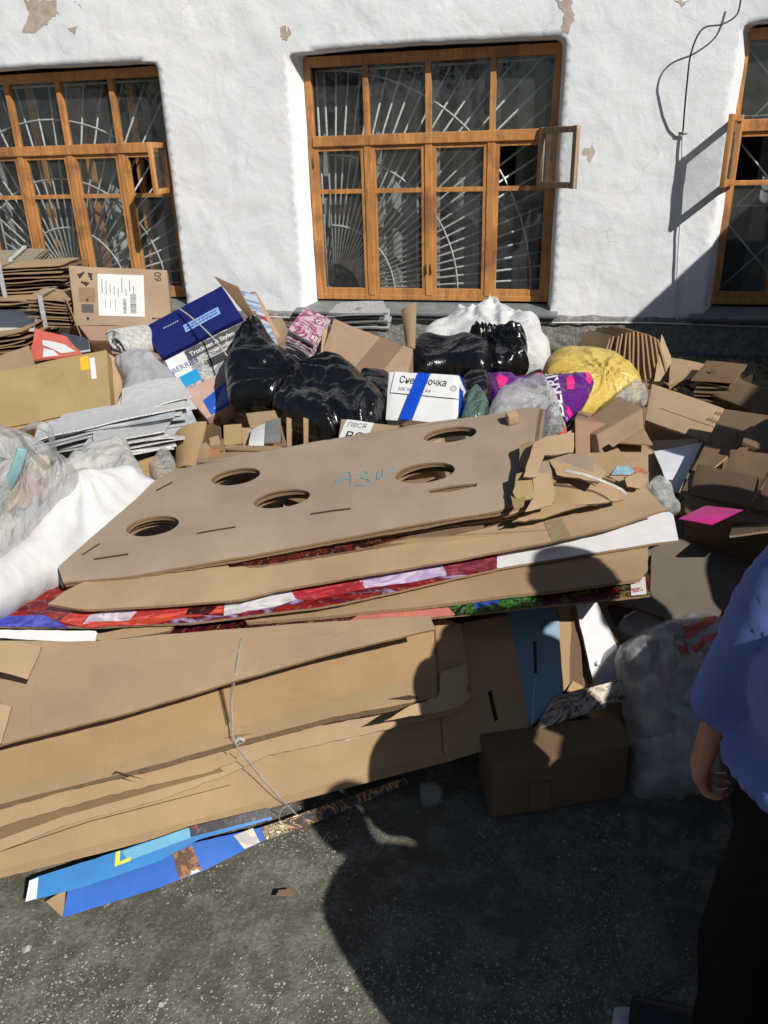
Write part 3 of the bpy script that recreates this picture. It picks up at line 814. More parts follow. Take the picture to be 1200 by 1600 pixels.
# wires down the pier
def wpts(px, off): 
    out = []
    for p in px:
        q = atY(p[0], p[1], D-off); out.append(q)
    return out
def smoothpts(P, k=5):
    out = []
    for i in range(len(P)-1):
        p0, p1, p2, p3 = P[max(0, i-1)], P[i], P[i+1], P[min(len(P)-1, i+2)]
        for j in range(k):
            t = j/k; out.append(.5*((2*p1)+(-p0+p2)*t+(2*p0-5*p1+4*p2-p3)*t*t+(-p0+3*p1-3*p2+p3)*t**3))
    return out+[P[-1]]
offs = [.06, .09, .13, .17, .17, .13, .08, .03]
cpx = [(1158, -8), (1152, 22), (1128, 38), (1098, 45), (1080, 82), (1073, 135), (1069, 180), (1067, 206)]
single(tube('black_cable', smoothpts([atY(p[0], p[1], D-o-.01) for p, o in zip(cpx, offs)]), .0065, plain((.02, .02, .02), .5, 'cable_rubber')), 'black cable bulging off the white wall left of the right window', 'cable')
wp = [(1067, 206), (1066, 240), (1067, 270), (1064, 330), (1060, 390), (1058, 440), (1058, 500), (1060, 540)]
single(tube('white_cable', smoothpts([atY(p[0], p[1], D-.024) for p in wp]), .008, plain((.62, .63, .63), .5, 'white_cable_sheath')), 'white painted cable running down the wall below the black one', 'cable')
single(tube('cable_clip', wpts([(1060, 208), (1074, 209)], .03), .009, plain((.2, .2, .2), .5, 'clip_iron')), 'small dark clip where the black cable meets the white one', 'clip')
# ================================================================== FRONT PILE OF FLATTENED CARTONS
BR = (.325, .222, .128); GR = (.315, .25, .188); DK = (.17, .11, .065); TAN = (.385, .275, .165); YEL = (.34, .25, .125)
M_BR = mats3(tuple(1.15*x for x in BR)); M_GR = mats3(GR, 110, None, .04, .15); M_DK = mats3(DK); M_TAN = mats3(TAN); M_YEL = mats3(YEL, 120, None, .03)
WHT = plain((.66, .67, .69), .75, 'white_board', .06, 20, .1); WB = (WHT, flute(), M_BR[0])
INK = plain((.03, .03, .035), .7, 'black_ink'); TAPE = poly_plastic((.42, .32, .2), .15, .45, 'packing_tape', 60, .15)
GAP = plain((.05, .033, .02), .9, 'slit_shadow_side', .2)

# --- top sheet with holes and its two twins below
PT = PL.Z((95, 897, .60), (800, 778, .74), (845, 640, .86))
top_out = [(90, 885), (96, 905), (200, 893), (380, 862), (560, 828), (700, 802), (780, 790), (803, 782), (800, 758), (822, 742), (834, 700), (838, 668), (843, 640), (828, 637), (760, 650), (640, 668), (500, 690), (380, 712), (300, 730), (268, 738), (243, 752)]
holes = [ell(368, 744, 39, 12.5, -8), ell(440, 779, 45, 13.5, -9), ell(238, 821, 42, 15, -9), ell(703, 678, 42, 11.5, -7), ell(664, 738, 47, 15.5, -8), [(668, 766), (700, 759), (746, 754), (744, 759), (700, 768), (672, 770)]]
u0, v0 = PT.uv(150, 868); u1, v1 = PT.uv(850, 738)
bend = wav(.006, 2.4, 1, [(u0, v0, u1, v1, .16)])
s1 = sheet('perforated_board', top_out, PT, M_GR, .007, holes, bend, .035, .0012, 1)
subs = []
for a, b in (((308, 833), (368, 822)), ((485, 802), (548, 794)), ((146, 872), (200, 863)), ((244, 765), (270, 752)), ((128, 866), (156, 848))):
    subs.append(decal('slot', [a, b, (b[0], b[1]+2.2), (a[0], a[1]+2.2)], PT, GAP, bend, .0016, .0003))
PENC = plain((.07, .30, .48), .7, 'blue_marker')
def stroke(pts, w=1.6, mat=PENC, pl=PT, bd=bend):
    P = []
    for p in pts: u, v = pl.uv(*p); P.append(pl.w(u, v, bd(u, v)+.0015))
    return tube('s', smoothpts(P, 4), w/1250*2.0*.5, mat, 5)
hand = joinraw('handwriting', [stroke([(522, 762), (536, 744), (545, 738), (549, 748), (547, 760)]), stroke([(524, 752), (536, 749), (552, 748)]), stroke([(558, 742), (570, 737), (574, 742), (564, 747), (576, 750), (572, 758), (556, 758)]),
     stroke([(584, 740), (590, 737), (589, 748), (597, 747), (598, 735)]), stroke([(604, 741), (612, 735), (618, 733)])])
subs.append(hand); kids(s1, subs)
single(s1, 'top brown board with five round cut-outs and blue handwriting', 'cardboard sheet', 'perforated boards on top of the front pile')
for k, (dx, dy, dz) in enumerate(((6, 5, .012), (-3, 7, .026), (10, 10, .045))):
    o2 = [(x+dx*(1 if x > 400 else .6), y+(dy if y > 770 else -1)*.9) for x, y in top_out]
    h2 = [[(x+2+dx*.4, y+3+dy*.5+k*2.2) for x, y in h] for h in holes]
    s = sheet('perforated_board', o2, PT.off(-dz), M_GR if k else M_DK, .006, h2, wav(.007, 2.4, 5+k, [(u0, v0, u1, v1, .16)]), .045, .002, 4+k)
    single(s, ['second board with round cut-outs, just under the handwritten one', 'third board with round cut-outs under the handwritten one', 'lowest board with round cut-outs, above the dark gap of the front pile'][k], 'cardboard sheet', 'perforated boards on top of the front pile')
# small cardboard cube lying on it
o, (a, b, c) = ortho((792, 666), (812, 668), (795, 647), (800, 664), atZ(792, 666, .86).y)
n = PT.n
base = PT.w(*PT.uv(795, 667), .004); e = (PT.e1*.9+PT.e2*.1).normalized(); f = n.cross(e)
single(hexa('cardboard_block', corners(base, e*.032, n*.03, f*.03), board((.5, .33, .2)), .002, 3, .002, 3), 'tiny cardboard block lying alone on the perforated board', 'cardboard block')

# --- broken ends at the right of the stack
def torn(name, px, zs, mats, label, seed, th=.006, cat='cardboard scrap', group='torn ends at the right of the front pile', amp=.01, rough=.004):
    pl = PL.Z(*zs); s = sheet(name, px, pl, mats, th, (), wav(amp, 7, seed), .025, rough, seed)
    return single(s, label, cat, group)
torn('torn_flap', [(818, 745), (835, 690), (860, 682), (895, 678), (897, 706), (850, 712), (838, 745)], ((820, 745, .80), (895, 700, .83), (860, 682, .86)), M_TAN, 'pale torn flap standing highest at the right end of the perforated boards', 2)
torn('torn_flap', [(800, 740), (832, 712), (900, 708), (930, 716), (925, 752), (880, 745), (828, 752), (808, 752)], ((800, 745, .76), (925, 750, .76), (900, 708, .82)), M_GR, 'greyish torn flap with a squared end beside the perforated boards', 3)
torn('torn_flap', [(806, 742), (830, 735), (833, 760), (838, 775), (808, 785), (802, 770)], ((806, 785, .74), (838, 775, .75), (830, 735, .80)), M_YEL, 'small square yellowish scrap between the torn flaps', 4)
torn('torn_flap', [(832, 740), (860, 737), (868, 770), (862, 790), (820, 800), (835, 775)], ((820, 800, .72), (862, 790, .72), (860, 737, .79)), M_TAN, 'narrow folded strip hanging down from the torn flaps', 5)
torn('torn_flap', [(780, 800), (812, 788), (862, 772), (866, 784), (820, 797), (790, 806)], ((780, 802, .70), (866, 782, .715), (862, 770, .73)), M_BR, 'long thin scrap pointing right below the torn flaps', 6, .012)
torn('torn_flap', [(900, 712), (948, 706), (966, 700), (985, 722), (990, 742), (960, 742), (905, 752)], ((905, 752, .72), (985, 742, .73), (948, 704, .80)), M_BR, 'broad brown flap behind the torn flaps, with a bluish corner', 7)
torn('torn_flap', [(955, 742), (964, 727), (978, 722), (992, 735), (985, 741)], ((955, 743, .735), (990, 741, .74), (978, 722, .765)), (plain((.2, .34, .42), .5, 'bluish_print', .3, 60), flute(), M_BR[0]), 'small scrap printed pale blue at the right end of the pile', 8)
torn('torn_flap', [(855, 760), (900, 742), (975, 760), (976, 778), (930, 790), (880, 800), (800, 815), (830, 792)], ((800, 815, .68), (975, 778, .70), (900, 742, .75)), M_BR, 'wide curled flap under the torn strips, resting on the long brown sheet', 9, .006, amp=.016)
for k, (px, z0, z1, z2, mt, lb) in enumerate((
    ([(826, 775), (850, 765), (880, 768), (905, 760), (908, 772), (870, 784), (838, 790)], .705, .715, .73, M_DK, 'dark torn strip under the hanging folded strip'),
    ([(858, 716), (905, 712), (930, 722), (948, 738), (930, 760), (905, 748), (870, 742)], .775, .775, .81, M_TAN, 'pale curled flap between the squared flap and the broad brown flap'),
    ([(812, 700), (828, 692), (842, 700), (838, 722), (822, 738), (812, 725)], .80, .81, .83, M_BR, 'small brown scrap bent up at the corner of the perforated boards'),
    ([(940, 700), (952, 694), (962, 700), (960, 716), (948, 712)], .77, .775, .79, M_DK, 'little dark corner standing behind the broad brown flap'),
    ([(800, 752), (815, 748), (822, 768), (818, 790), (804, 796), (798, 775)], .735, .74, .77, M_YEL, 'narrow yellowish torn tongue at the corner of the perforated boards'),
    ([(975, 745), (1000, 738), (1012, 752), (1000, 765), (980, 760)], .705, .71, .73, M_TAN, 'pale ripped layer lying at the far end of the long brown sheet'),
    ([(880, 755), (930, 746), (962, 752), (950, 764), (900, 772)], .725, .735, .75, M_YEL, 'yellowish peeled layer lying on the wide curled flap'))):
    a = min(px, key=lambda p: p[0]-p[1]*.5); b = max(px, key=lambda p: p[0]+p[1]*.5); c = min(px, key=lambda p: p[1])
    if c in (a, b): c = (c[0]+5, c[1]-14)
    torn('torn_flap', px, ((*a, z0), (*b, z1), (*c, z2)), mt, lb, 60+k, .005, amp=.014, rough=.006)
# --- sheets under it; each rests on the next
def flat(label, px, zs, mats, seed=0, th=.006, amp=.006, rough=.0015, cat='cardboard sheet', name='cardboard_sheet', group='flattened cartons of the front pile', fold=None, step=.045):
    pl = PL.Z(*zs); fl = None
    if fold:
        fl = [(*pl.uv(*a), *pl.uv(*b), k) for a, b, k in fold]
    s = sheet(name, px, pl, mats, th, (), wav(amp, 3.2, seed, fl), step, rough, seed); return s, pl, wav(amp, 3.2, seed, fl)
s, pl, bd = flat('', [(75, 944), (100, 925), (150, 900), (300, 850), (700, 770), (900, 735), (985, 741), (1010, 765), (1040, 798), (960, 822), (860, 846), (700, 876), (640, 887), (430, 922), (380, 936), (240, 946), (130, 951)],
     ((75, 946, .56), (1040, 799, .655), (985, 741, .70)), M_TAN, 11, .008, .006)
kids(s, [decal('tape_strip', [(862, 845), (850, 815), (878, 810), (893, 838)], pl, TAPE, bd, .002)])
single(s, 'long brown sheet reaching furthest right just above the white board', 'cardboard sheet', 'flattened cartons of the front pile')
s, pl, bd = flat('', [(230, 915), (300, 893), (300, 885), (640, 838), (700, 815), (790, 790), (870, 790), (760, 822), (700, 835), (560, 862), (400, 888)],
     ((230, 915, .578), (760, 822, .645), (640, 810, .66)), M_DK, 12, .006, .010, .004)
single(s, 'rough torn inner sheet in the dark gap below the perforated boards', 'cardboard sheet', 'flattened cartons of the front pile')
s, pl, bd = flat('', [(300, 892), (330, 880), (520, 852), (560, 845), (640, 838), (560, 858), (420, 882)], ((300, 893, .59), (560, 858, .625), (520, 850, .63)),
     (printed(((0, '3a1512'), (.45, '5b2018'), (.52, '2a1512'), (.6, '8c6050')), 7, 3), flute(), M_BR[0]), 13, .004, .004)
single(s, 'red edged glossy sheet squeezed in the dark gap below the perforated boards', 'cardboard sheet', 'flattened cartons of the front pile')
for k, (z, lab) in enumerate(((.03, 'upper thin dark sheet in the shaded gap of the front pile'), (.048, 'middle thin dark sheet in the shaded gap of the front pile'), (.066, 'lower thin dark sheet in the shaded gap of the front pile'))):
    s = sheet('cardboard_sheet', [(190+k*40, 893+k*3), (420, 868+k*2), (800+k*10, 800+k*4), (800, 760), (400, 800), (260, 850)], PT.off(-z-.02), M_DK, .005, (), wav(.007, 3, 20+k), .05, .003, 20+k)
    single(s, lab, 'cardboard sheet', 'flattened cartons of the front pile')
# brown tongue with rolled end
s, pl, bd = flat('', [(232, 912), (238, 905), (450, 876), (640, 842), (905, 826), (910, 836), (860, 850), (640, 890), (430, 925), (385, 938), (400, 928), (300, 920)], ((232, 913, .545), (905, 832, .622), (640, 845, .63)), M_TAN, 14, .006, .005)
s.location = (0, 0, -.012)
single(s, 'pale brown sheet folded lengthwise, just above the red and purple print', 'cardboard sheet', 'flattened cartons of the front pile')
# poster board: print on the left, bare white on the right
PR1 = printed(((0, '101c6c'), (.34, '2a1f5a'), (.42, '5c1018'), (.5, '8c2018'), (.56, '4a1424'), (.62, 'a88fb8'), (.72, '3a1560')), 3.4, 1.5, 'red_purple_print', .3, (1, 2.2, 1), 'LINEAR')
pz = ((0, 978, .515), (1058, 846, .595), (1045, 800, .615))
s, pl, bd = flat('', [(-40, 982), (0, 978), (150, 979), (300, 973), (500, 948), (620, 925), (700, 906), (777, 888), (860, 874), (1060, 845), (1052, 805), (1045, 798), (900, 800), (500, 850), (100, 900), (30, 950)], pz, (PR1, flute(), M_BR[0]), 15, .007, .004)
Wd = decal('white_back', [(777, 888), (860, 874), (950, 861), (1060, 845), (1052, 805), (1045, 800), (900, 815), (770, 850)], pl, WHT, bd, .0012)
parts = [Wd]
def ink(c, nm, px, lift=.0016, rough=.3): return decal(nm, px, pl, printed(((0, tuple(x*.45 for x in c)), (.42, tuple(x*.85 for x in c)), (.5, c), (.62, tuple(min(.8, x*1.5+.03) for x in c)), (.72, tuple(x*.6 for x in c))), 9, 2.5, nm+'_ink', rough, (1, 2.2, 1), 'LINEAR', len(nm)*1.3), bd, lift, .0003, .03, .004)
parts += [ink((.04, .05, .36), 'blue_print', [(-40, 984), (0, 979), (110, 981), (70, 962), (20, 962), (-20, 970)]),
   ink((.46, .05, .045), 'red_print', [(92, 972), (130, 981), (240, 977), (280, 966), (350, 950), (350, 930), (300, 935), (200, 955), (110, 958)], .0019), ink((.55, .48, .60), 'pale_print', [(130, 975), (200, 971), (215, 956), (190, 950), (140, 962)], .0022),
   ink((.50, .06, .03), 'orange_print', [(100, 973), (235, 977), (270, 968), (350, 958), (350, 952), (270, 958), (220, 970)], .0024),
   ink((.62, .62, .66), 'white_print', [(350, 963), (352, 935), (455, 918), (468, 935), (440, 946)], .002), ink((.05, .01, .01), 'black_print', [(290, 962), (296, 945), (330, 940), (340, 950), (325, 962)], .0026),
   ink((.38, .03, .04), 'crimson_print', [(462, 936), (452, 918), (560, 898), (575, 920), (480, 938)], .0022), ink((.48, .40, .62), 'lilac_print', [(572, 920), (552, 900), (620, 890), (735, 872), (735, 893), (640, 912)], .0022),
   ink((.2, .03, .05), 'maroon_print', [(700, 902), (690, 882), (777, 866), (776, 888)], .0026)]
kids(s, parts)
single(s, 'glossy poster board printed blue, red and lilac with a bare white right end', 'poster board', 'flattened cartons of the front pile')
s, pl, bd = flat('', [(380, 966), (384, 955), (395, 948), (560, 930), (640, 917), (760, 893), (870, 868), (990, 853), (1013, 850), (1012, 888), (1000, 905), (880, 921), (760, 934), (640, 950), (500, 962), (385, 972)], ((382, 970, .505), (1000, 905, .56), (1013, 850, .583)), M_BR, 16, .010, .006, .0015)
single(s, 'brown folded carton between the two colour printed boards', 'flattened carton', 'flattened cartons of the front pile')
PR2 = printed(((0, '0c0a0c'), (.38, '2a0a1c'), (.46, '5c1018'), (.52, '16080c'), (.58, '74601c'), (.62, '1d3a16'), (.68, 'a33b40'), (.74, '1a1a60')), 9, 3, 'dark_print', .3)
s, pl, bd = flat('', [(160, 1000), (270, 992), (385, 986), (500, 978), (640, 968), (850, 947), (1016, 930), (1018, 868), (800, 880), (400, 940), (200, 975)], ((160, 1002, .48), (1016, 931, .532), (1018, 868, .555)), (PR2, flute(), M_BR[0]), 17, .007, .005)
parts = []
parts += [decal('salmon_print', [(540, 976), (560, 962), (700, 950), (712, 962), (640, 969)], pl, plain((.50, .17, .13), .3, 'salmon_ink', .2), bd, .002, .0003), decal('green_print', [(712, 963), (700, 948), (800, 936), (840, 932), (850, 947)], pl, printed(((0, '0c1a0c'), (.45, '2c6a24'), (.55, '12240e'), (.62, '6f9a38')), 22, 2), bd, .0022, .0003),
   decal('blue_print', [(742, 952), (740, 940), (778, 934), (780, 944)], pl, plain((.04, .08, .38), .3, 'blue_ink'), bd, .0026, .0003), decal('white_label', [(986, 932), (985, 906), (1008, 903), (1010, 930)], pl, plain((.6, .58, .58), .4, 'label_white'), bd, .0026, .0003)]
parts.append(textpx('lettering', 'BEPO', pl, (990, 928), (1006, 925), plain((.4, .03, .03), .5, 'red_ink'), .018, .0042))
kids(s, parts)
single(s, 'dark colourful printed board, lowest of the overhanging sheets', 'poster board', 'flattened cartons of the front pile')
s, pl, bd = flat('', [(150, 1000), (152, 990), (185, 984), (262, 968), (280, 966), (264, 985), (240, 990), (165, 1001)], ((150, 1001, .488), (264, 985, .505), (262, 968, .52)), M_BR, 18, .01, .004)
single(s, 'small brown folded end poking out left above the dark print', 'cardboard scrap', 'flattened cartons of the front pile')
s, pl, bd = flat('', [(-30, 980), (0, 984), (150, 986), (162, 1000), (155, 1006), (0, 997), (-30, 1002)], ((-30, 1002, .485), (155, 1006, .478), (150, 984, .50)), WB, 19, .006, .003)
single(s, 'white board end sticking out left below the blue print', 'cardboard sheet', 'flattened cartons of the front pile')

# --- leaning bundle of big cartons below
PB = PL.Z((0, 1372, .045), (830, 1150, .145), (795, 960, .385))
def tiltB(lo, hi, a, b, c):
    q = PL.__new__(PL); A, B, C = [PB.off(o).w(*PB.off(o).uv(*p)) for p, o in ((a, lo), (b, lo), (c, hi))]
    q.o = A; q.e1 = (B-A).normalized(); n = q.e1.cross(C-A).normalized(); q.n = n if n.dot(CAM-A) > 0 else -n; q.e2 = q.n.cross(q.e1); return q
def lean(label, px, off, mats, seed, th, amp=.006, rough=.0015, subs=None, name='flattened_carton', holes=(), fold=None, cat='flattened carton'):
    pl = PB.off(off) if not isinstance(off, tuple) else tiltB(*off); fl = [(*pl.uv(*a), *pl.uv(*b), k) for a, b, k in fold] if fold else None
    bd = wav(amp, 2.6, seed, fl); s = sheet(name, px, pl, mats, th, holes, bd, .045, rough, seed)
    if subs: kids(s, subs(pl, bd))
    return single(s, label, cat, 'big cartons leaning in the lower bundle')
lean('widest flattened carton at the front of the lower bundle, with a handle slot', [(-60, 1388), (0, 1372), (170, 1330), (340, 1284), (520, 1232), (700, 1190), (780, 1165), (830, 1150), (812, 1050), (795, 962), (640, 985), (300, 1080), (-60, 1180)], .022, M_BR, 30, .02, .005,
     holes=[[(762, 1082), (768, 1078), (779, 1124), (773, 1128)]],
     subs=lambda pl, bd: [decal('crease', [(686, 1118), (690, 1117), (695, 1188), (692, 1189)], pl, board((.22,.14,.075)), bd, .001), decal('edge_band', [(-60, 1377), (0, 1360), (340, 1272), (700, 1176), (828, 1138), (830, 1150), (700, 1190), (340, 1284), (0, 1372), (-60, 1388)], pl, board((.33,.225,.125)), bd, .0014),
       decal('dashed_score', [(0, 1330), (140, 1283), (360, 1226), (360, 1227), (140, 1284.5), (0, 1331.5)], pl, GAP, bd, .0018), decal('tape_residue', [(530, 1145), (580, 1135), (588, 1142), (540, 1158)], pl, plain((.42, .36, .3), .5, 'paper_label', .3, 90), bd, .002)])
lean('thin folded layer with a frayed edge above the widest carton', [(-60, 1348), (0, 1330), (100, 1290), (250, 1250), (352, 1212), (420, 1180), (560, 1150), (700, 1118), (728, 1104), (725, 1085), (400, 1150), (-60, 1270)], .052, M_TAN, 31, .012, .006, .003,
     subs=lambda pl, bd: [decal('dark_fold', [(-60, 1330), (0, 1312), (100, 1275), (240, 1236), (350, 1205), (340, 1196), (200, 1228), (0, 1290), (-60, 1305)], pl, board((.2,.125,.065)), bd, .0015)])
lean('second folded layer, split at the string', [(-60, 1310), (0, 1292), (160, 1245), (330, 1205), (368, 1190), (372, 1175), (250, 1195), (-60, 1270)], .068, M_BR, 32, .012, .006, .003)
lean('large brown carton face in the middle of the lower bundle with a crushed right end', [(-60, 1272), (0, 1256), (100, 1228), (240, 1196), (370, 1160), (520, 1120), (640, 1098), (728, 1080), (734, 1068), (728, 1035), (722, 976), (690, 966), (640, 985), (300, 1075), (-60, 1190)], (.170, .10, (0, 1256), (728, 1080), (400, 1030)), mats3((.37,.24,.13)), 33, .03, .006, .002,
     subs=lambda pl, bd: [decal('lower_band', [(-60, 1250), (0, 1234), (180, 1192), (360, 1140), (520, 1092), (680, 1053), (731, 1040), (734, 1068), (640, 1092), (500, 1122), (360, 1163), (180, 1212), (-60, 1272)], pl, board((.34,.235,.135)), bd, .0016, .0006),
       decal('crease', [(678, 975), (681, 975), (688, 1088), (684, 1090)], pl, board((.2,.125,.07)), bd, .002), decal('tear', [(174, 1212), (181, 1205), (196, 1209), (228, 1219), (196, 1212), (183, 1209)], pl, GAP, bd, .0024),
       decal('tear', [(350, 1154), (366, 1149), (396, 1147), (368, 1155)], pl, board((.22, .14, .08)), bd, .0024), decal('tear', [(604, 1093), (640, 1086), (655, 1090), (640, 1094)], pl, GAP, bd, .0024), decal('string_shadow', [(340, 1072), (347, 1070), (360, 1128), (354, 1136)], pl, board((.15,.095,.055)), bd, .0022, .0003)])  # last decal: the twine's cast shadow painted as a dark strip
lean('crumpled torn edge layered at the right end of the lower bundle', [(684, 1090), (690, 1050), (728, 1036), (734, 1068), (728, 1082), (738, 1080), (724, 1102), (690, 1112), (640, 1120), (600, 1128), (640, 1104)], .178, M_TAN, 34, .012, .014, .006)
lean('long wedge shaped carton flap lying under the colour prints', [(-60, 1180), (0, 1164), (180, 1120), (360, 1066), (520, 1020), (680, 983), (672, 962), (500, 972), (300, 988), (150, 1000), (-20, 1000), (0, 1100)], (.255, .155, (0, 1164), (680, 983), (150, 1005)), mats3((.37,.265,.165)), 35, .007, .008, .0012)
lean('brown flap with an upturned corner at the left edge of the lower bundle', [(-60, 1000), (20, 1002), (66, 1012), (60, 1028), (44, 1062), (0, 1050), (-60, 1040)], .25, M_TAN, 36, .006, .012, .002)
lean('narrow brown flap below the upturned corner at the left edge', [(-60, 1088), (0, 1100), (18, 1104), (2, 1162), (-60, 1180)], .275, M_TAN, 37, .006, .006, .002)
# pale blue board and white lined tray at the right end
BLU = plain((.13, .25, .36), .5, 'pale_blue_board', .08, 6)
lean('pale blue board with rounded corner and slit at the right of the lower bundle', [(792, 955), (850, 948), (868, 955), (874, 968), (878, 1090), (828, 1136), (818, 1090), (806, 1040)], .012, (BLU, flute(), M_BR[0]), 38, .006, .004, .0006,
     subs=lambda pl, bd: [decal('slit', [(833, 1002), (838, 1002), (839, 1052), (834, 1052)], pl, GAP, bd, .0015), decal('fold_line', [(834, 1060), (836, 1060), (832, 1132), (830, 1134)], pl, plain((.3, .42, .5), .5, 'fold_pale'), bd, .0015)], name='blue_board', cat='board')
def board3(label, pts, th, mats, seed, cat='cardboard sheet', group=None, name='cardboard_sheet', warp=.006, curl=0, subs=None):
    s = patch(name, pts, th, mats, 10, 8, warp, seed, curl)
    if subs: kids(s, subs)
    return single(s, label, cat, group)
board3('brown folded flap between the pale blue board and the white tray', pz3((880, 1080, .16), (896, 1060, .18), (892, 930, .42), (872, 935, .42)), .006, M_BR, 41)
wt = patch('tray_face', pz3((930, 1078, .16), (990, 1062, .17), (932, 938, .40), (900, 945, .40)), .012, (WHT, flute(), M_BR[0]), 10, 8, .004, 42)
wt2 = patch('tray_lip', pz3((905, 1092, .13), (985, 1066, .155), (975, 1052, .185), (925, 1072, .165)), .006, (WHT, flute(), WHT), 8, 2, .003, 43)
wt3 = patch('tray_side', pz3((990, 1064, .17), (1001, 1072, .15), (945, 940, .385), (932, 938, .40)), .006, (M_DK[0], flute(), M_DK[0]), 4, 10, .003, 44)
wt4 = patch('tray_floor', pz3((872, 1098, .12), (912, 1085, .14), (905, 945, .39), (885, 950, .38)), .005, (M_DK[0], flute(), M_DK[0]), 4, 8, .003, 45)
riv = tube('rivet', [PL.Z((930, 1078, .16), (990, 1062, .17), (900, 945, .40)).w(*PL.Z((930, 1078, .16), (990, 1062, .17), (900, 945, .40)).uv(933, 1036), h) for h in (.001, .008)], .007, WHT, 12)
thing('open_tray', 'white lined cardboard tray on its side next to the pale blue board', 'cardboard tray', [wt, wt2, wt3, wt4, riv])
s = patch('printed_sheet', pz3((834, 1142, .182), (992, 1090, .192), (985, 1058, .235), (866, 1088, .225)), .005, (printed(((0, '1c2a1a'), (.4, '7d6a5a'), (.47, 'b0a595'), (.55, '3c2c1c'), (.63, '8c2020'), (.68, '53604a')), 8, 2), flute(), M_BR[0]), 12, 4, .005, 46)
single(s, 'green and cream printed sheet lying on the shaded brown box', 'printed sheet')

# blue posters at the foot
pf = ((98, 1433, .012), (600, 1240, .05), (100, 1385, .05))
BLP = plain((.03, .13, .50), .3, 'glossy_blue_print', .25, 5)
pl = PL.Z(*pf); bd = wav(.004, 3, 50)
s = sheet('blue_poster', [(98, 1434), (108, 1382), (280, 1322), (420, 1290), (500, 1262), (640, 1212), (640, 1222), (600, 1240), (500, 1282), (415, 1312), (315, 1362), (240, 1390)], pl, (BLP, flute(), M_BR[0]), .006, (), bd, .04, .001, 50)
sub = [decal('rust_print', [(270, 1334), (300, 1322), (316, 1360), (280, 1374)], pl, printed(((0, 'cfc3ae'), (.5, 'd8cfc0'), (.6, '8a5a28'), (.66, '4c2a10')), 6, 1, 'rust_on_white', .4, (1, .6, 1)), bd, .0015, .0003),
   decal('pale_print', [(365, 1306), (395, 1294), (406, 1316), (382, 1327)], pl, printed(((0, 'a8a8a8'), (.52, 'c8c0ae'), (.6, 'a3742c')), 9, 1, 'ochre_on_white'), bd, .0015, .0003),
   decal('gold_print', [(408, 1293), (440, 1282), (452, 1300), (415, 1313)], pl, printed(((0, '2a1c10'), (.42, '9a8a60'), (.5, '4c3a1c'), (.58, 'd8d0b0'), (.64, '6a4018')), 30, 2), bd, .0018, .0003),
   decal('dark_print', [(440, 1282), (520, 1254), (640, 1212), (640, 1222), (600, 1240), (500, 1282), (452, 1300)], pl, printed(((0, '120a08'), (.44, '3a0f0a'), (.5, 'b0854a'), (.55, '1a0e0a'), (.62, '8c3a14'), (.66, 'e0d0a0')), 14, 2.5, 'night_scene_print'), bd, .0018, .0003)]
kids(s, sub); single(s, 'lower glossy blue poster strip with rusty and gold print touching the dirt', 'poster')
board3('brown triangular corner folded under the lower blue poster', pz3((70, 1409, .03), (98, 1434, .008), (102, 1388, .045), (90, 1396, .045)), .003, M_BR, 51, 'cardboard scrap')
pl = PL.Z((45, 1408, .055), (300, 1320, .085), (60, 1372, .085)); bd = wav(.004, 3, 52)
s = sheet('blue_poster', [(40, 1409), (46, 1376), (58, 1370), (200, 1325), (300, 1292), (420, 1262), (425, 1280), (310, 1312), (250, 1345), (130, 1386), (60, 1404)], pl, (plain((.035, .20, .50), .3, 'sky_blue_print', .2, 5), flute(), M_BR[0]), .006, (), bd, .04, .001, 52)
sub = [decal('white_border', [(40, 1409), (46, 1376), (60, 1371), (57, 1404)], pl, WHT, bd, .0015, .0003), decal('cyan_print', [(200, 1345), (190, 1330), (295, 1293), (300, 1308)], pl, plain((.12, .36, .52), .35, 'cyan_ink'), bd, .0014, .0003),
   decal('dark_strip', [(298, 1308), (296, 1292), (420, 1262), (424, 1276)], pl, printed(((0, '0a0a10'), (.5, '1c2030'), (.6, '7a2028'), (.66, '203050')), 9, 2), bd, .0018, .0003)]
Lm = plain((.62, .60, .05), .4, 'yellow_ink')
sub += [decal('letter_L', [(181, 1331), (188, 1329), (187, 1346), (204, 1339), (204, 1345), (179, 1354)], pl, Lm, bd, .002, .0003)]
kids(s, sub); single(s, 'upper blue poster strip with a yellow letter L and a white border', 'poster')

# plastic string round the bundle
STR = poly_plastic((.6, .62, .66), .2, .5, 'plastic_twine', 60, .3)
def onB(px, py, h): pl = PB.off(h); return pl.w(*pl.uv(px, py))
P = [onB(375, 1000, .20), onB(368, 1050, .245), onB(361, 1090, .20), onB(362, 1130, .18), onB(366, 1160, .175), onB(400, 1205, .09), onB(430, 1240, .06), onB(452, 1262, .035), onB(462, 1272, .02)]
st = [tube('b', smoothpts(P, 6), [(.0065, .001)]*((len(P)-1)*6+1), STR, 8)]
st.append(tube('b', smoothpts([onB(452, 1258, .03), onB(441, 1264, .035), onB(436, 1278, .03), onB(444, 1288, .015)], 6), [(.0045, .001)]*19, STR, 8))
st.append(tube('b', smoothpts([onB(366, 1160, .175), onB(374, 1154, .18), onB(382, 1158, .175), onB(370, 1164, .175)], 6), [(.004, .001)]*19, STR, 8))
single(joinraw('plastic_twine', st), 'clear plastic twine tied down the front of the lower bundle', 'twine')
st = tube('plastic_twine', smoothpts([atZ(880, 735, .80), atZ(915, 742, .79), atZ(950, 755, .76), atZ(975, 768, .74), atZ(970, 778, .72), atZ(900, 790, .70)], 5), [(.0045, .001)]*26, STR, 8)
single(st, 'clear twine looping over the torn right end of the front pile', 'twine')
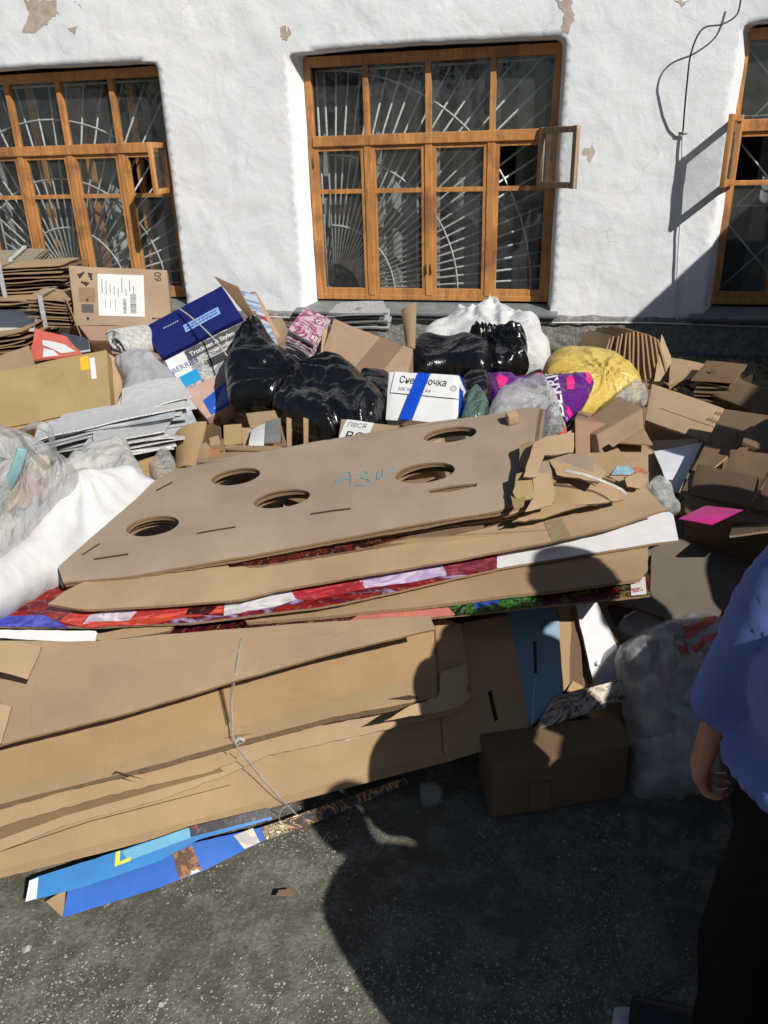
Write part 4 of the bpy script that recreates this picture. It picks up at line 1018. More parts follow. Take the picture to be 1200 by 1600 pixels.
# shaded brown box on the ground
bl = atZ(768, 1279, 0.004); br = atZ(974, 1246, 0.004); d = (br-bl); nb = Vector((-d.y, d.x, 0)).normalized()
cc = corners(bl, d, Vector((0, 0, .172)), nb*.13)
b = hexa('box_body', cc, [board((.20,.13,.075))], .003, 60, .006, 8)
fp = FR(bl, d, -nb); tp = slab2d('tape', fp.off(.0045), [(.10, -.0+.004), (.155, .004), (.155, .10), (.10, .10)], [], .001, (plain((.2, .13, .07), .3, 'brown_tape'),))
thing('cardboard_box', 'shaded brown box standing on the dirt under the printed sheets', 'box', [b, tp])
# cartons hidden inside that carry the pile
for k, (x, y, sx, sy, h, lab) in enumerate(((-.95, 1.72, .6, .42, .22, 'dark carton under the left of the lower bundle'), (-.42, 2.02, .5, .34, .20, 'dark carton under the right of the lower bundle'), (-1.25, 2.3, .5, .5, .42, 'carton inside the pile under the perforated boards'), (-.5, 2.35, .6, .45, .46, 'carton inside the pile under the handwriting'))):
    c8 = corners(Vector((x-sx/2, y-sy/2, 0)), Vector((sx, .06, 0)), Vector((0, 0, h)), Vector((-.06, sy, 0)))
    single(hexa('cardboard_box', c8, M_DK[0], .006, k, .008, 6), lab, 'box')
# crumpled clear film
single(bag('film_wad', [(655, 1235), (662, 1222), (685, 1226), (692, 1245), (680, 1262), (660, 1256)], PL.Z((655, 1262, .01), (692, 1262, .01), (685, 1226, .05)), poly_plastic((.5, .52, .52), .12, .3, 'clear_film', 60, .7), .02, .015, .005, .006, 30, 3), 'small wad of crumpled clear film in the shade by the brown box', 'plastic film')
# ================================================================== THE HEAP BEHIND
def heap_h(x, y):
    pts = [(1.7, 0), (2.0, .16), (2.5, .30), (3.0, .38), (4.2, .38), (5.0, .30), (5.8, .12), (6.4, -.15)]
    h = -.2
    if y <= 1.7: return -.2
    for (a, ha), (b, hb) in zip(pts, pts[1:]):
        if a <= y <= b: h = ha+(hb-ha)*(y-a)/(b-a)
    xr = .75+.1*(y-2)-.35*max(0, 2.4-y)
    if x > xr-.3: h -= (x-xr+.3)*.35
    if y > 4.9 and x < -2.2: h = max(h, .36)
    if y < 2.4 and x < -1.3: h *= .6
    return h
def scraps():
    rnd = random.Random(11); V = []; Fc = []; fm = []; uvs = []
    ms = [M_DK[0], M_BR[0], board((.22, .15, .09)), plain((.4, .4, .4), .8, 'waste_paper', .2), plain((.10, .10, .11), .6, 'dark_film', .3)]
    for k in range(1500):
        x = rnd.uniform(-5.6, 1.7); y = rnd.uniform(1.9, 6.3); h = heap_h(x, y)
        if h < -.1: continue
        n = Vector((rnd.gauss(0, .38), rnd.gauss(-.1, .38), 1)).normalized(); a = rnd.random()*6.28
        e1 = Vector((math.cos(a), math.sin(a), 0)); e1 = (e1-n*e1.dot(n)).normalized(); e2 = n.cross(e1)
        L, W = rnd.uniform(.08, .26), rnd.uniform(.05, .17); c = Vector((x, y, h-.06-rnd.random()*.05)); b = len(V)
        pts = [(-L, -W), (0, -W*rnd.uniform(.8, 1.1)), (L, -W*rnd.uniform(.7, 1.1)), (L*rnd.uniform(.8, 1.05), W), (0, W*rnd.uniform(.7, 1.1)), (-L, W)]
        hh = [0, rnd.uniform(-.01, .03), 0, 0, rnd.uniform(-.01, .03), 0]
        for s in (0, -.006):
            for (u, v), q in zip(pts, hh): V.append(c+e1*u+e2*v+n*(q+s))
        mt = rnd.choices(range(5), (4, 4, 3, .7, .7))[0]
        F = [(0, 1, 4, 5), (1, 2, 3, 4), (6, 11, 10, 7), (7, 10, 9, 8)]+[(i, i+6, (i+1) % 6+6, (i+1) % 6) for i in range(6)]
        for f in F:
            Fc.append(tuple(b+i for i in f)); fm.append(mt); uvs.append([(pts[i % 6][0]+k*.37, pts[i % 6][1]+k*.11) for i in f])
    # the packed core of the heap
    xs = np.arange(-6, 1.9, .1); ys = np.arange(1.7, 6.5, .1); b = len(V)
    for y in ys:
        for x in xs: V.append(Vector((x, y, heap_h(x, y)-.12+.05*noise.noise(Vector((x*6, y*6, 0))))))
    nx = len(xs)
    for j in range(len(ys)-1):
        for i in range(nx-1): a = b+j*nx+i; Fc.append((a, a+1, a+nx+1, a+nx)); fm.append(0); uvs.append([(0, 0), (.1, 0), (.1, .1), (0, .1)])
    o = obj('cardboard_scraps', V, Fc, ms, fm, uvs); settag(o, 'loose scraps of cardboard and paper filling the heap', 'scraps', kind='stuff')
scraps()
def vbox(name, label, cat, O, A, B, C, Y, mat, bev=.005, warp=.006, seed=0, group=None, g=(0, 0, .1), extra=None, lim=None):
    """box from a corner and three neighbours (right, up, back)"""
    o, (a, b, c) = ortho(O, A, B, C, Y, g)
    if lim:
        for v, L in zip((a, b, c), lim):
            if L and v.length > L*1.6: v *= L/v.length
    body = hexa('box_body', corners(o, a, b, c), mat, warp, seed, bev, 9); ps = [body]
    fp = FR(o, a, b.cross(a).normalized() if b.cross(a).dot(CAM-o) > 0 else a.cross(b).normalized())
    tp = FR(o+b, a, a.cross(c).normalized() if a.cross(c).z > 0 else c.cross(a).normalized())
    if extra: ps += extra(fp, tp, a, b, c, body)
    return thing(name, label, cat, ps, group), (o, a, b, c)
def rect(pl, u0, v0, u1, v1, mat, name='label', lift=.004, th=.0008, step=.03):
    return slab2d(name, pl.off(lift), resample([(u0, v0), (u1, v0), (u1, v1), (u0, v1)], .02, 0), [], th, (mat,), None, step)
def faced(label, TL, TR, BL, depth, mat, seed, cat='box', group=None, extra=None, warp=.006, name='cardboard_box', bev=.006, down=None):
    """box by its near face (each (px,py,Y)) and its depth"""
    p = PL(BL, TR, TL); tl, tr, b_l = atY(*TL), atY(*TR), atY(*BL); a = tr-tl; b = tl-b_l; n = a.cross(b).normalized()
    if n.dot(CAM-tl) < 0: n = -n
    c = -n*depth; body = hexa('box_body', corners(b_l, a, b, c), mat, warp, seed, bev, 9); fp = FR(b_l, a, n); tp = FR(tl, a, a.cross(c).normalized() if a.cross(c).z > 0 else c.cross(a).normalized())
    ps = [body]
    if extra: ps += extra(fp, tp, a, b, c, body)
    return thing(name, label, cat, ps, group)
PAPER = plain((.62, .63, .64), .7, 'white_paper', .06, 20, .05)
def dr(o, body, n, l=.0018): return drape(o, body, n, l)

# ---- box marked 60
def ex60(fp, tp, a, b, c, body):
    W, H = a.length, b.length; out = []
    add = lambda o: out.append(dr(o, body, fp.n)) 
    lab = dr(rect(fp, W*.25, H*.17, W*.72, H*.88, PAPER, 'shipping_label'), body, fp.n, .002); out.append(lab)
    rnd = random.Random(5); bars = []
    def bar(u0, v0, u1, v1): bars.append(rect(fp, u0, v0, u1, v1, INK, 'b', .006, .0004, .2))
    for (u, v, w, h) in ((.50, .22, .035, .26), (.575, .22, .06, .34)):
        y = v
        while y < v+h: t = rnd.uniform(.003, .009); bar(W*u, H*y, W*(u+w), H*(y+t)); y += t+rnd.uniform(.005, .011)
    for i in range(9): u = .29+.04*i; v0 = rnd.uniform(.5, .6); bar(W*u, H*v0, W*(u+.006), H*(v0+rnd.uniform(.12, .25)))
    for i in range(3): bar(W*(.32+.05*i), H*.3, W*(.324+.05*i), H*.46)
    bj = joinraw('barcode', bars); out.append(dr(bj, body, fp.n, .0032))
    t = text('lettering', '60', fp, W*.90, H*.78, H*.17, INK, .003, R(90)); out.append(dr(t, body, fp.n, .0025))
    sq = rect(fp, W*.08, H*.22, W*.20, H*.36, plain((.07, .06, .055), .6, 'black_square'), 'printed_square'); out.append(dr(sq, body, fp.n, .0022))
    ar = []
    def arrow(x0, y0, x1, y1, w=.004, hd=.014):
        A = Vector((x0, y0)); B = Vector((x1, y1)); d = (B-A).normalized(); n = Vector((-d.y, d.x))
        for P in ([A-n*w*.5, B-n*w*.5-d*hd*.8, B+n*w*.5-d*hd*.8, A+n*w*.5], [B, B-d*hd+n*hd*.6, B-d*hd-n*hd*.6]):
            ar.append(slab2d('b', fp.off(.006), [tuple(p) for p in P], [], .0003, (INK,), None, .1))
    arrow(W*.98, H*.15, W*.79, H*.15); arrow(W*.98, H*.05, W*.79, H*.05); arrow(W*.14, H*.45, W*.14, H*.40, .01, .018); arrow(W*.14, H*.09, W*.14, H*.16, .01, .018)
    cx, cy, r = W*.13, H*.80, H*.10       # three chasing arrows
    for k in range(3):
        a0 = R(90+120*k); P = [(cx+r*math.cos(a0+R(t)), cy+r*math.sin(a0+R(t))) for t in (12, 60, 100)]
        arrow(*P[0], *P[1], .012, .001); arrow(*P[1], *P[2], .012, .03)
    out.append(dr(joinraw('print', ar), body, fp.n, .0026))
    out.append(dr(rect(fp, W*.06, H*.40, W*.22, H*.64, poly_plastic((.40, .26, .14), .2, .5, 'clear_tape', 60, .1), 'tape'), body, fp.n, .0012))
    return out
B60 = mats3((.37, .265, .18), 110, None, .03, .12)[0]
faced('large brown box marked 60 with a white shipping label, lying by the left window', (107, 415, 4.62), (261, 421, 4.88), (116, 508, 4.5), .42, B60, 1, extra=ex60)
s = patch('box_flap', px3((118, 510, 4.46), (128, 532, 4.40), (104, 470, 4.5), (98, 466, 4.55)), .006, M_BR, 4, 6, .006, 2); single(s, 'loose flap hanging at the left corner of the box marked 60', 'cardboard scrap')
faced('pinkish carton half hidden under the box marked 60', (122, 508, 4.42), (262, 508, 4.62), (140, 532, 4.36), .4, mats3((.36, .22, .16))[0], 3)
# ---- stacks of folded cartons on the left
def stack(label, name, cat, L, Rr, zb, n, gap, depth, mats, seed, jit=.03, group=None, tilt=0.0, parts=True, th=.006, band=None, skew=0.0):
    """n folded sheets piled; L, Rr are (px,py,Y) of the lowest front edge"""
    rnd = random.Random(seed); p0 = atY(*L); p1 = atY(*Rr); d = p1-p0; ps = []
    nb = Vector((-d.y, d.x, 0)).normalized()
    for k in range(n):
        j = lambda a=jit: rnd.uniform(-a, a)
        up = Vector((0, 0, gap*k)); q0 = p0+up+Vector((j(), j(), j(.003)))+nb*skew*k; q1 = p1+up+Vector((j(), j(), j(.003)))+nb*skew*k
        dd = depth*rnd.uniform(.9, 1.05); lift = Vector((0, 0, tilt+j(.006)))
        m = mats if not isinstance(mats, list) else rnd.choice(mats)
        ps.append(patch('folded_carton' if 'carton' in cat else 'sheet', [q0, q1, q1+nb*dd+lift, q0+nb*dd+lift], th*rnd.uniform(.8, 1.3), m, 12, 4, .012, seed*31+k))
    if band:
        for t in band:
            a = p0+d*t; pts = [a+nb*.02-Vector((0, 0, .01)), a-nb*(jit+.012), a-nb*(jit+.01)+Vector((0, 0, gap*n)), a+Vector((0, 0, gap*n+.012)), a+nb*depth*.8+Vector((0, 0, gap*n+.012+tilt))]
            ps.append(tube('tape_band', smoothpts(pts, 4), [(.016, .001)]*17, STR, 8))
    return thing(name, label, cat, ps, group)
GL = 'tied stacks of flattened cartons by the left window'
MB = [M_BR, M_DK, M_TAN, mats3((.22, .135, .08))]
stack('tied stack of dark folded cartons behind the box marked 60', 'carton_stack', 'carton stack', (-60, 478, 4.75), (108, 470, 4.95), 0, 11, .024, .45, MB, 1, .035, GL, band=(.45,))
s = patch('cardboard_sheet', px3((-60, 424, 4.95), (112, 420, 5.05), (108, 412, 5.4), (-60, 405, 5.4)), .006, M_BR, 12, 3, .02, 4); single(s, 'long brown sheet laid over the stack behind the box marked 60', 'cardboard sheet')
stack('small taped bundle of folded cartons in front of the tall left stack', 'carton_stack', 'carton stack', (48, 508, 4.45), (112, 512, 4.52), 0, 9, .021, .35, MB, 2, .012, GL, band=(.4,))
stack('low stack of folded cartons at the left edge, under a dark blue folder', 'carton_stack', 'carton stack', (-70, 574, 4.05), (42, 556, 4.15), 0, 8, .022, .4, MB, 3, .02, GL)
stack('long left stack between the taped bundle and the window', 'carton_stack', 'carton stack', (-70, 500, 4.62), (60, 500, 4.7), 0, 7, .022, .4, MB, 33, .03, GL)
s = patch('folder', px3((-60, 512, 4.2), (52, 512, 4.25), (58, 486, 4.6), (-60, 482, 4.6)), .02, (plain((.05, .065, .085), .5, 'dark_blue_cover', .2), PAPER, PAPER), 8, 4, .006, 5); single(s, 'dark grey blue folder lying on the cartons at the left edge', 'folder')
# newspapers on the window sill of the left window
stack('bundle of old newspapers leaning at the left window', 'newspaper_stack', 'newspaper stack', (-60, 424, 5.4), (52, 420, 5.5), 0, 6, .013, .3, [(plain((.26, .22, .16), .8, 'old_newsprint', .25, 60), INK, PAPER), M_BR], 6, .03, None, .06, band=(.75,))
# red and white sack piece and dark folders below the 60 box
RW = plain((.58, .13, .09), .4, 'red_print_film', .12)
s = patch('film_bag', px3((40, 565, 3.95), (128, 552, 4.05), (105, 528, 4.25), (56, 514, 4.3)), .012, (RW, RW, RW), 10, 8, .02, 6)
pl = PL((40, 565, 3.95), (128, 552, 4.05), (56, 514, 4.3))
kids(s, [drape(decal('white_stripe', [(66, 530), (100, 536), (118, 548), (96, 552), (66, 538)], pl, WHT, None, .03), s, pl.n, .003), drape(decal('white_stripe', [(68, 544), (84, 548), (92, 556), (68, 560)], pl, WHT, None, .03), s, pl.n, .003)])
single(s, 'red film bag with white stripes wedged above the tan box', 'bag')
s = patch('folder', px3((86, 556, 4.12), (140, 545, 4.2), (138, 528, 4.4), (96, 520, 4.4)), .012, (plain((.055, .065, .09), .5, 'slate_cover', .2), PAPER, PAPER), 8, 4, .01, 8); single(s, 'slate coloured folder between the red film and the box marked 60', 'folder')
s = patch('cardboard_sheet', px3((0, 590, 3.75), (60, 585, 3.8), (45, 540, 4.1), (-10, 560, 4.0)), .006, M_TAN, 8, 6, .012, 9); single(s, 'brown sheet standing behind the left end of the tan box', 'cardboard sheet')

# ---- big tan box at left
def extan(fp, tp, a, b, c, body):
    W, H = a.length, b.length
    q = [dr(slab2d('lid_panel', fp.off(.01), resample([(W*.02, H*.06), (W*.80, H*.04), (W*.70, H*.80), (W*.02, H*.72)], .02, .001), [], .004, (board((.36, .26, .125), 120, .03),), None, .04), body, fp.n, .006)]
    q.append(dr(rect(fp, W*.83, H*.72, W*.89, H*.95, plain((.65, .38, .03), .5, 'yellow_sticker'), 'yellow_sticker'), body, fp.n, .002))
    q.append(dr(rect(fp, W*.895, H*.55, W*.93, H*.90, PAPER, 'label'), body, fp.n, .002))
    q.append(rect(tp, W*.02, .05, W*.95, .056, GAP, 'lid_gap', .003))
    return q
faced('big plain tan box with a recessed lid panel at the left edge', (-60, 592, 3.35), (166, 545, 3.62), (-60, 690, 3.12), .14, mats3((.36, .265, .13), 120, None, .03, .1)[0], 12, extra=extan, bev=.01)
s = patch('cardboard_flap', px3((168, 660, 3.42), (200, 640, 3.5), (182, 560, 3.68), (163, 548, 3.66)), .006, mats3((.40, .27, .17)), 6, 8, .006, 13); single(s, 'narrow side flap folded at the right end of the tan box', 'cardboard scrap')
# ---- blue box, printed box, string
BLU2 = plain((.012, .018, .12), .35, 'navy_card', .12)
def exblue(fp, tp, a, b, c, body):
    W, H = a.length, b.length
    lb = dr(rect(fp, W*.36, H*.30, W*.80, H*.50, plain((.22, .36, .70), .4, 'light_blue_label'), 'blue_label'), body, fp.n, .002)
    ln = []
    rnd = random.Random(2)
    for r_ in range(2):
        u = .39
        while u < .77: w = rnd.uniform(.02, .05); ln.append(rect(fp, W*u, H*(.42-.07*r_), W*min(u+w, .78), H*(.445-.07*r_), BLU2, 'b', .006, .0003, .2)); u += w+.012
    u = .14
    while u < .33: ln.append(rect(fp, W*u, H*.66, W*(u+.02), H*.69, plain((.4, .42, .5), .5, 'pale_ink'), 'b', .006, .0003, .2)); u += .028
    return [lb, dr(joinraw('print', ln), body, fp.n, .003)]
faced('navy blue flat box with a light blue label, tied with twine', (224, 511, 3.95), (346, 446, 4.12), (252, 560, 3.8), .10, BLU2, 14, extra=exblue)
GP = printed(((0, '55555a'), (.36, '8d8d90'), (.45, 'b5b2ae'), (.52, '6b6b6e'), (.6, 'c9c9c6'), (.68, '3c3c40')), 9, 1.5, 'grey_product_print', .35)
def exgrey(fp, tp, a, b, c, body):
    W, H = a.length, b.length; o = []
    o.append(dr(rect(fp, W*.0+.004, H*.30, W*.20, H*.98, PAPER, 'white_corner'), body, fp.n, .002))
    o.append(dr(text('lettering', 'BERRIES', fp, W*.02, H*.62, H*.17, plain((.05, .09, .3), .5, 'blue_lettering'), .004), body, fp.n, .0032))
    o.append(dr(rect(fp, W*.03, H*.24, W*.24, H*.50, plain((.02, .28, .55), .4, 'cyan_card'), 'cyan_patch'), body, fp.n, .0026))
    o.append(dr(rect(fp, W*.36, H*.38, W*.56, H*.56, INK, 'black_print'), body, fp.n, .0026))
    o.append(dr(text('lettering', 'Trocknen & Stylen', fp, W*.24, H*.80, H*.14, PAPER, .004, 0, 'LEFT', .95, .0008), body, fp.n, .0034)); o.append(dr(rect(fp, W*.21, H*.74, W*.99, H*.97, plain((.08, .08, .085), .4, 'charcoal_band', .3), 'dark_band'), body, fp.n, .0022))
    for u in (.62, .70, .80): o.append(dr(rect(fp, W*u, H*.52, W*(u+.05), H*.64, PAPER if u > .65 else INK, 'small_picture'), body, fp.n, .0026))
    return o
faced('grey printed product box with white lettering leaning under the navy box', (254, 565, 3.74), (402, 490, 3.98), (286, 625, 3.62), .10, GP, 15, extra=exgrey, name='product_box')
PK = plain((.50, .34, .29), .5, 'pale_pink_card', .1)
def expink(fp, tp, a, b, c, body):
    W, H = a.length, b.length
    return [dr(slab2d('blue_print', fp.off(.006), resample([(W*.12, H*.02), (W*.97, .02*H), (W*.97, H*.75), (W*.12, H*.48)], .02, 0), [], .0006, (plain((.025, .11, .50), .35, 'bright_blue_print', .3, 4),), None, .03), body, fp.n, .002),
            dr(slab2d('violet_print', fp.off(.007), resample([(W*.2, H*.12), (W*.55, H*.10), (W*.6, H*.6)], .02, 0), [], .0006, (plain((.25, .3, .72), .35, 'violet_print', .3, 9),), None, .03), body, fp.n, .003)]
faced('box printed pink and bright blue standing below the grey printed box', (288, 612, 3.60), (362, 572, 3.74), (322, 655, 3.48), .1, PK, 16, extra=expink, name='product_box')
bb = [atY(280, 482, 3.98), atY(300, 497, 3.90), atY(330, 525, 3.76), atY(355, 556, 3.62)]
single(tube('twine', smoothpts(bb, 5), .004, plain((.45, .42, .36), .8, 'hemp_twine')), 'pale twine stretched over the navy box and the grey printed box', 'twine')
s = patch('cardboard_flap', px3((392, 500, 4.1), (404, 505, 4.05), (372, 448, 4.3), (335, 432, 4.35)), .006, M_DK, 6, 8, .01, 18); single(s, 'dark pointed flap sticking up behind the navy box', 'cardboard scrap')
s = patch('magazine', px3((428, 556, 3.9), (440, 552, 3.95), (400, 462, 4.3), (372, 452, 4.3)), .012, (printed(((0, '6d86a8'), (.45, 'a9b4c2'), (.55, '8c3540'), (.62, 'c9b7a0')), 6, 2, 'magazine_cover'), PAPER, PAPER), 6, 10, .01, 19); single(s, 'slanting magazine with a bluish cover to the right of the navy box', 'magazine')
single(tube('paper_tube', smoothpts([atY(395, 462, 4.5), atY(412, 492, 4.35), atY(432, 530, 4.2)], 4), .028, board((.42, .28, .17)), 14), 'upright brown paper tube beside the slanting magazine', 'paper tube')
s = patch('cardboard_flap', px3((428, 545, 4.1), (456, 525, 4.2), (440, 496, 4.4), (415, 500, 4.4)), .006, M_TAN, 6, 6, .015, 20); single(s, 'curved tan flap right of the brown paper tube', 'cardboard scrap')
MG = [(printed(((0, 'b8a6ae'), (.45, '8c3f66'), (.55, 'c9c2bc'), (.64, '54618c')), 7, 2, 'glossy_cover'), plain((.52, .52, .52), .6, 'page_edges', .25, 90), PAPER)]
def tilted(label, name, cat, p, n, gap, mats, seed, jit, th, group=None):
    """stack whose bottom sheet is given by four (px,py,Y) corners"""
    rnd = random.Random(seed); P = px3(*p); P0 = P; nn = (P[1]-P[0]).cross(P[3]-P[0]).normalized(); ps = []
    if nn.z < 0: nn = -nn
    for k in range(n):
        o = nn*gap*k+Vector((rnd.uniform(-jit, jit), rnd.uniform(-jit, jit), 0)); cc = (P0[0]+P0[2])/2; P = [Matrix.Rotation(rnd.gauss(0, jit*3), 3, nn) @ (q-cc)*rnd.uniform(.9, 1.04)+cc for q in P0]
        ps.append(patch('sheet' if 'carton' not in cat else 'folded_carton', [q+o for q in P], th*rnd.uniform(.5, 1.4), mats if not isinstance(mats, list) else rnd.choice(mats), 8, 5, .010, seed*17+k, rnd.uniform(-.004, .016)))
    return thing(name, label, cat, ps, group)
tilted('leaning bundle of magazines with grey page edges between black bag and brown box', 'magazine_stack', 'magazine stack', ((444, 556, 3.75), (482, 578, 3.70), (508, 540, 4.0), (468, 520, 4.0)), 14, .012, MG, 5, .008, .010)
NW = [(plain((.42, .42, .41), .8, 'newsprint', .35, 70), plain((.22, .22, .22), .8, 'newsprint_edge', .5, 120), PAPER)]
tilted('heap of grey newspapers on top behind the open brown box', 'newspaper_stack', 'newspaper stack', ((515, 520, 4.35), (602, 520, 4.30), (600, 498, 4.7), (535, 500, 4.7)), 9, .014, NW, 8, .03, .009)
s = patch('newspaper', px3((575, 500, 4.4), (612, 502, 4.35), (592, 484, 4.6), (560, 478, 4.6)), .008, NW[0], 8, 4, .02, 41); single(s, 'white folded newspaper on the right of the grey newspaper heap', 'newspaper')
s = patch('newspaper', px3((525, 505, 4.4), (560, 480, 4.4), (572, 474, 4.6), (540, 490, 4.6)), .012, NW[0], 8, 4, .02, 42); single(s, 'grey newspaper peaking over the heap under the central window', 'newspaper')
# rolled newspapers
rl = []
for k in range(8):
    r = .088-.010*k; c = atY(220, 532, 3.88); d = Vector((.30, .90, -.05)).normalized(); u = d.orthogonal().normalized(); v = d.cross(u)
    V = []; Fc = []; n = 36
    for i in range(n+1):
        a = 6.283*i/n; rr = r*(1+.07*noise.noise(Vector((math.cos(a)*1.5, math.sin(a)*1.5, k*.7)))); p = u*math.cos(a)*rr*.62+v*math.sin(a)*rr
        V += [c+p-d*(.16+.012*math.sin(a*3+k)), c+p+d*.18, c+p*.93+d*.18, c+p*.93-d*(.16+.012*math.sin(a*3+k))]
    for i in range(n):
        a = i*4; 
        for q in range(4): Fc.append((a+q, a+4+q, a+4+(q+1) % 4, a+(q+1) % 4))
    rl.append(obj('s', V, Fc, NW[0][0], smooth=True))
single(joinraw('rolled_newspapers', rl), 'thick roll of newspapers with dark layered end next to the navy box', 'newspaper roll')
s = patch('cardboard_sheet', px3((175, 552, 3.7), (252, 560, 3.72), (246, 552, 3.85), (170, 540, 3.85)), .006, M_TAN, 10, 4, .01, 22); single(s, 'narrow tan sheet below the rolled newspapers', 'cardboard sheet')

# ---- bags
BLK = poly_plastic((.006, .0065, .008), .22, 1, 'black_bin_film', 9, .55, .6)
GREY = poly_plastic((.42, .42, .45), .3, 1, 'grey_white_film', 14, .5, .5, transl=.15)
WSK = poly_plastic((.73, .74, .75), .55, 1, 'woven_white_sack', 9, .28, .3, 170, .12)
WFL = poly_plastic((.76, .79, .78), .2, .45, 'milky_film', 22, .9, .6, transl=.35)
YELB = poly_plastic((.74, .57, .15), .35, 1, 'yellow_film', 12, .7, .4, transl=.25, c2=(.68, .49, .12))
BB = 'black bin bags in the middle of the heap'
single(bag('grey_bag', [(180, 570), (200, 556), (240, 556), (256, 572), (275, 590), (276, 612), (250, 618), (205, 632), (190, 622), (196, 600)], PL((190, 632, 3.45), (276, 620, 3.55), (220, 556, 3.75)), GREY, .06, .08, .010, .018, 14, 4), 'pale grey crumpled bag right of the tan box', 'bag')
single(bag('bin_bag', [(356, 590), (362, 560), (372, 540), (398, 515), (412, 512), (432, 540), (455, 558), (476, 575), (482, 600), (472, 622), (430, 640), (395, 638), (362, 640)], PL((362, 640, 3.38), (476, 620, 3.42), (400, 530, 3.85)), BLK, .11, .1, .012, .014, 6.5, 5, ((400, 520), (470, 600))), 'left black bin bag between the printed box and the magazines', 'bin bag', BB)
single(bag('bin_bag', [(425, 640), (452, 608), (480, 585), (500, 574), (530, 576), (556, 590), (575, 610), (598, 630), (605, 655), (570, 690), (530, 680), (528, 690), (500, 686), (470, 668), (440, 655)], PL((430, 650, 3.15), (600, 655, 3.2), (510, 574, 3.6)), BLK, .12, .1, .012, .016, 6.5, 6, ((565, 700), (450, 600))), 'large shiny black bin bag lying in front of the open brown box', 'bin bag', BB)
single(bag('bin_bag', [(560, 590), (600, 590), (612, 605), (606, 660), (580, 640)], PL((560, 640, 3.3), (606, 650, 3.3), (590, 590, 3.6)), BLK, .06, .1, .012, .016, 12, 16), 'small part of a black bag squeezed left of the white carton', 'bin bag', BB)
single(bag('sack', [(655, 540), (672, 515), (700, 502), (712, 490), (740, 494), (760, 481), (775, 482), (800, 498), (820, 505), (842, 512), (850, 535), (860, 548), (850, 580), (780, 590), (700, 570)], PL((660, 570, 4.35), (850, 575, 4.4), (760, 484, 4.85)), poly_plastic((.74, .75, .76), .5, 1, 'white_sack_film', 16, .5, .35, 170, .12), .13, .12, .011, .026, 9, 7, ((765, 480),)), 'white woven sack behind the black bags under the central window', 'sack')
single(bag('bin_bag', [(636, 572), (648, 545), (670, 535), (700, 538), (730, 536), (768, 548), (770, 575), (758, 592), (730, 590), (700, 585), (660, 588)], PL((640, 590, 3.85), (768, 588, 3.9), (700, 535, 4.2)), BLK, .09, .1, .012, .011, 8, 8), 'low black bin bag just behind the white paper carton', 'bin bag', BB)
single(bag('bin_bag', [(732, 536), (745, 524), (775, 527), (800, 522), (822, 526), (824, 560), (826, 572), (800, 588), (770, 592), (750, 575)], PL((740, 592, 3.95), (826, 580, 4.0), (790, 524, 4.3)), BLK, .10, .08, .010, .022, 14, 9, ((760, 540),)), 'knotted crumpled black bin bag in front of the white sack', 'bin bag', BB)
single(bag('bin_bag', [(722, 600), (760, 590), (770, 610), (760, 650), (726, 655)], PL((722, 650, 3.3), (768, 640, 3.35), (750, 592, 3.6)), BLK, .05, .08, .012, .014, 12, 19), 'slack black bag folds between the white carton and the purple bag', 'bin bag', BB)
single(bag('yellow_bag', [(847, 582), (860, 560), (882, 551), (915, 554), (945, 558), (972, 568), (990, 583), (1002, 602), (998, 622), (960, 630), (930, 640), (905, 650), (880, 620), (852, 600)], PL((850, 620, 3.75), (1000, 620, 3.85), (915, 548, 4.3)), YELB, .085, .1, .011, .015, 7, 10, ((945, 612),)), 'tied yellow plastic bag beside the purple bag', 'bag')
single(bag('film_wad', [(960, 625), (985, 600), (1000, 598), (1012, 612), (1010, 632), (985, 628)], PL((960, 630, 3.6), (1010, 632, 3.6), (990, 598, 3.8)), WFL, .02, .03, .006, .012, 24, 27), 'white crumpled film poking out at the right end of the yellow bag', 'plastic film')
PUR = poly_plastic((.10, .012, .19), .3, 1, 'purple_film', 14, .5, .5)
ppl = PL((760, 640, 3.45), (920, 650, 3.4), (840, 590, 3.75))
pb = bag('purple_bag', [(757, 590), (780, 588), (800, 586), (812, 592), (840, 588), (870, 592), (895, 590), (922, 588), (927, 600), (915, 628), (900, 645), (888, 662), (870, 660), (800, 650), (765, 630)], ppl, PUR, .05, .07, .012, .012, 11, 11)
MGT = plain((.75, .02, .22), .4, 'magenta_ink', .1)
subs = []
for px in ([(775, 604), (782, 596), (787, 603), (795, 606), (790, 616), (780, 622), (778, 612)], [(808, 592), (815, 588), (822, 593), (816, 598), (809, 598)], [(884, 608), (892, 602), (898, 612), (896, 624), (886, 626)], [(912, 592), (921, 589), (926, 597), (921, 608), (914, 606), (916, 600)], [(884, 655), (888, 648), (896, 650), (890, 658)], [(838, 592), (848, 589), (850, 594), (842, 597)]):
    d = decal('magenta_blot', px, ppl, MGT, None, .12, .0004, .008); subs.append(drape(d, pb, ppl.n, .003))
tx = textpx('lettering', 'BERRIE', ppl, (882, 662), (868, 592), WHT, .05, .12, .002)
subs.append(drape(tx, pb, ppl.n, .005)); kids(pb, subs)
single(pb, 'purple plastic bag with magenta blots and white lettering', 'bag')
single(bag('carrier_bag', [(765, 640), (785, 612), (810, 601), (840, 600), (862, 612), (872, 632), (880, 660), (890, 690), (895, 712), (870, 712), (845, 690), (836, 665), (800, 660), (770, 665)], PL((765, 690, 2.9), (895, 705, 2.88), (835, 602, 3.35)), WFL, .06, .08, .010, .016, 14, 12, ((868, 640),)), 'milky white carrier bag in front of the purple bag', 'carrier bag')
pl = PL((765, 690, 2.9), (895, 705, 2.88), (835, 602, 3.35))
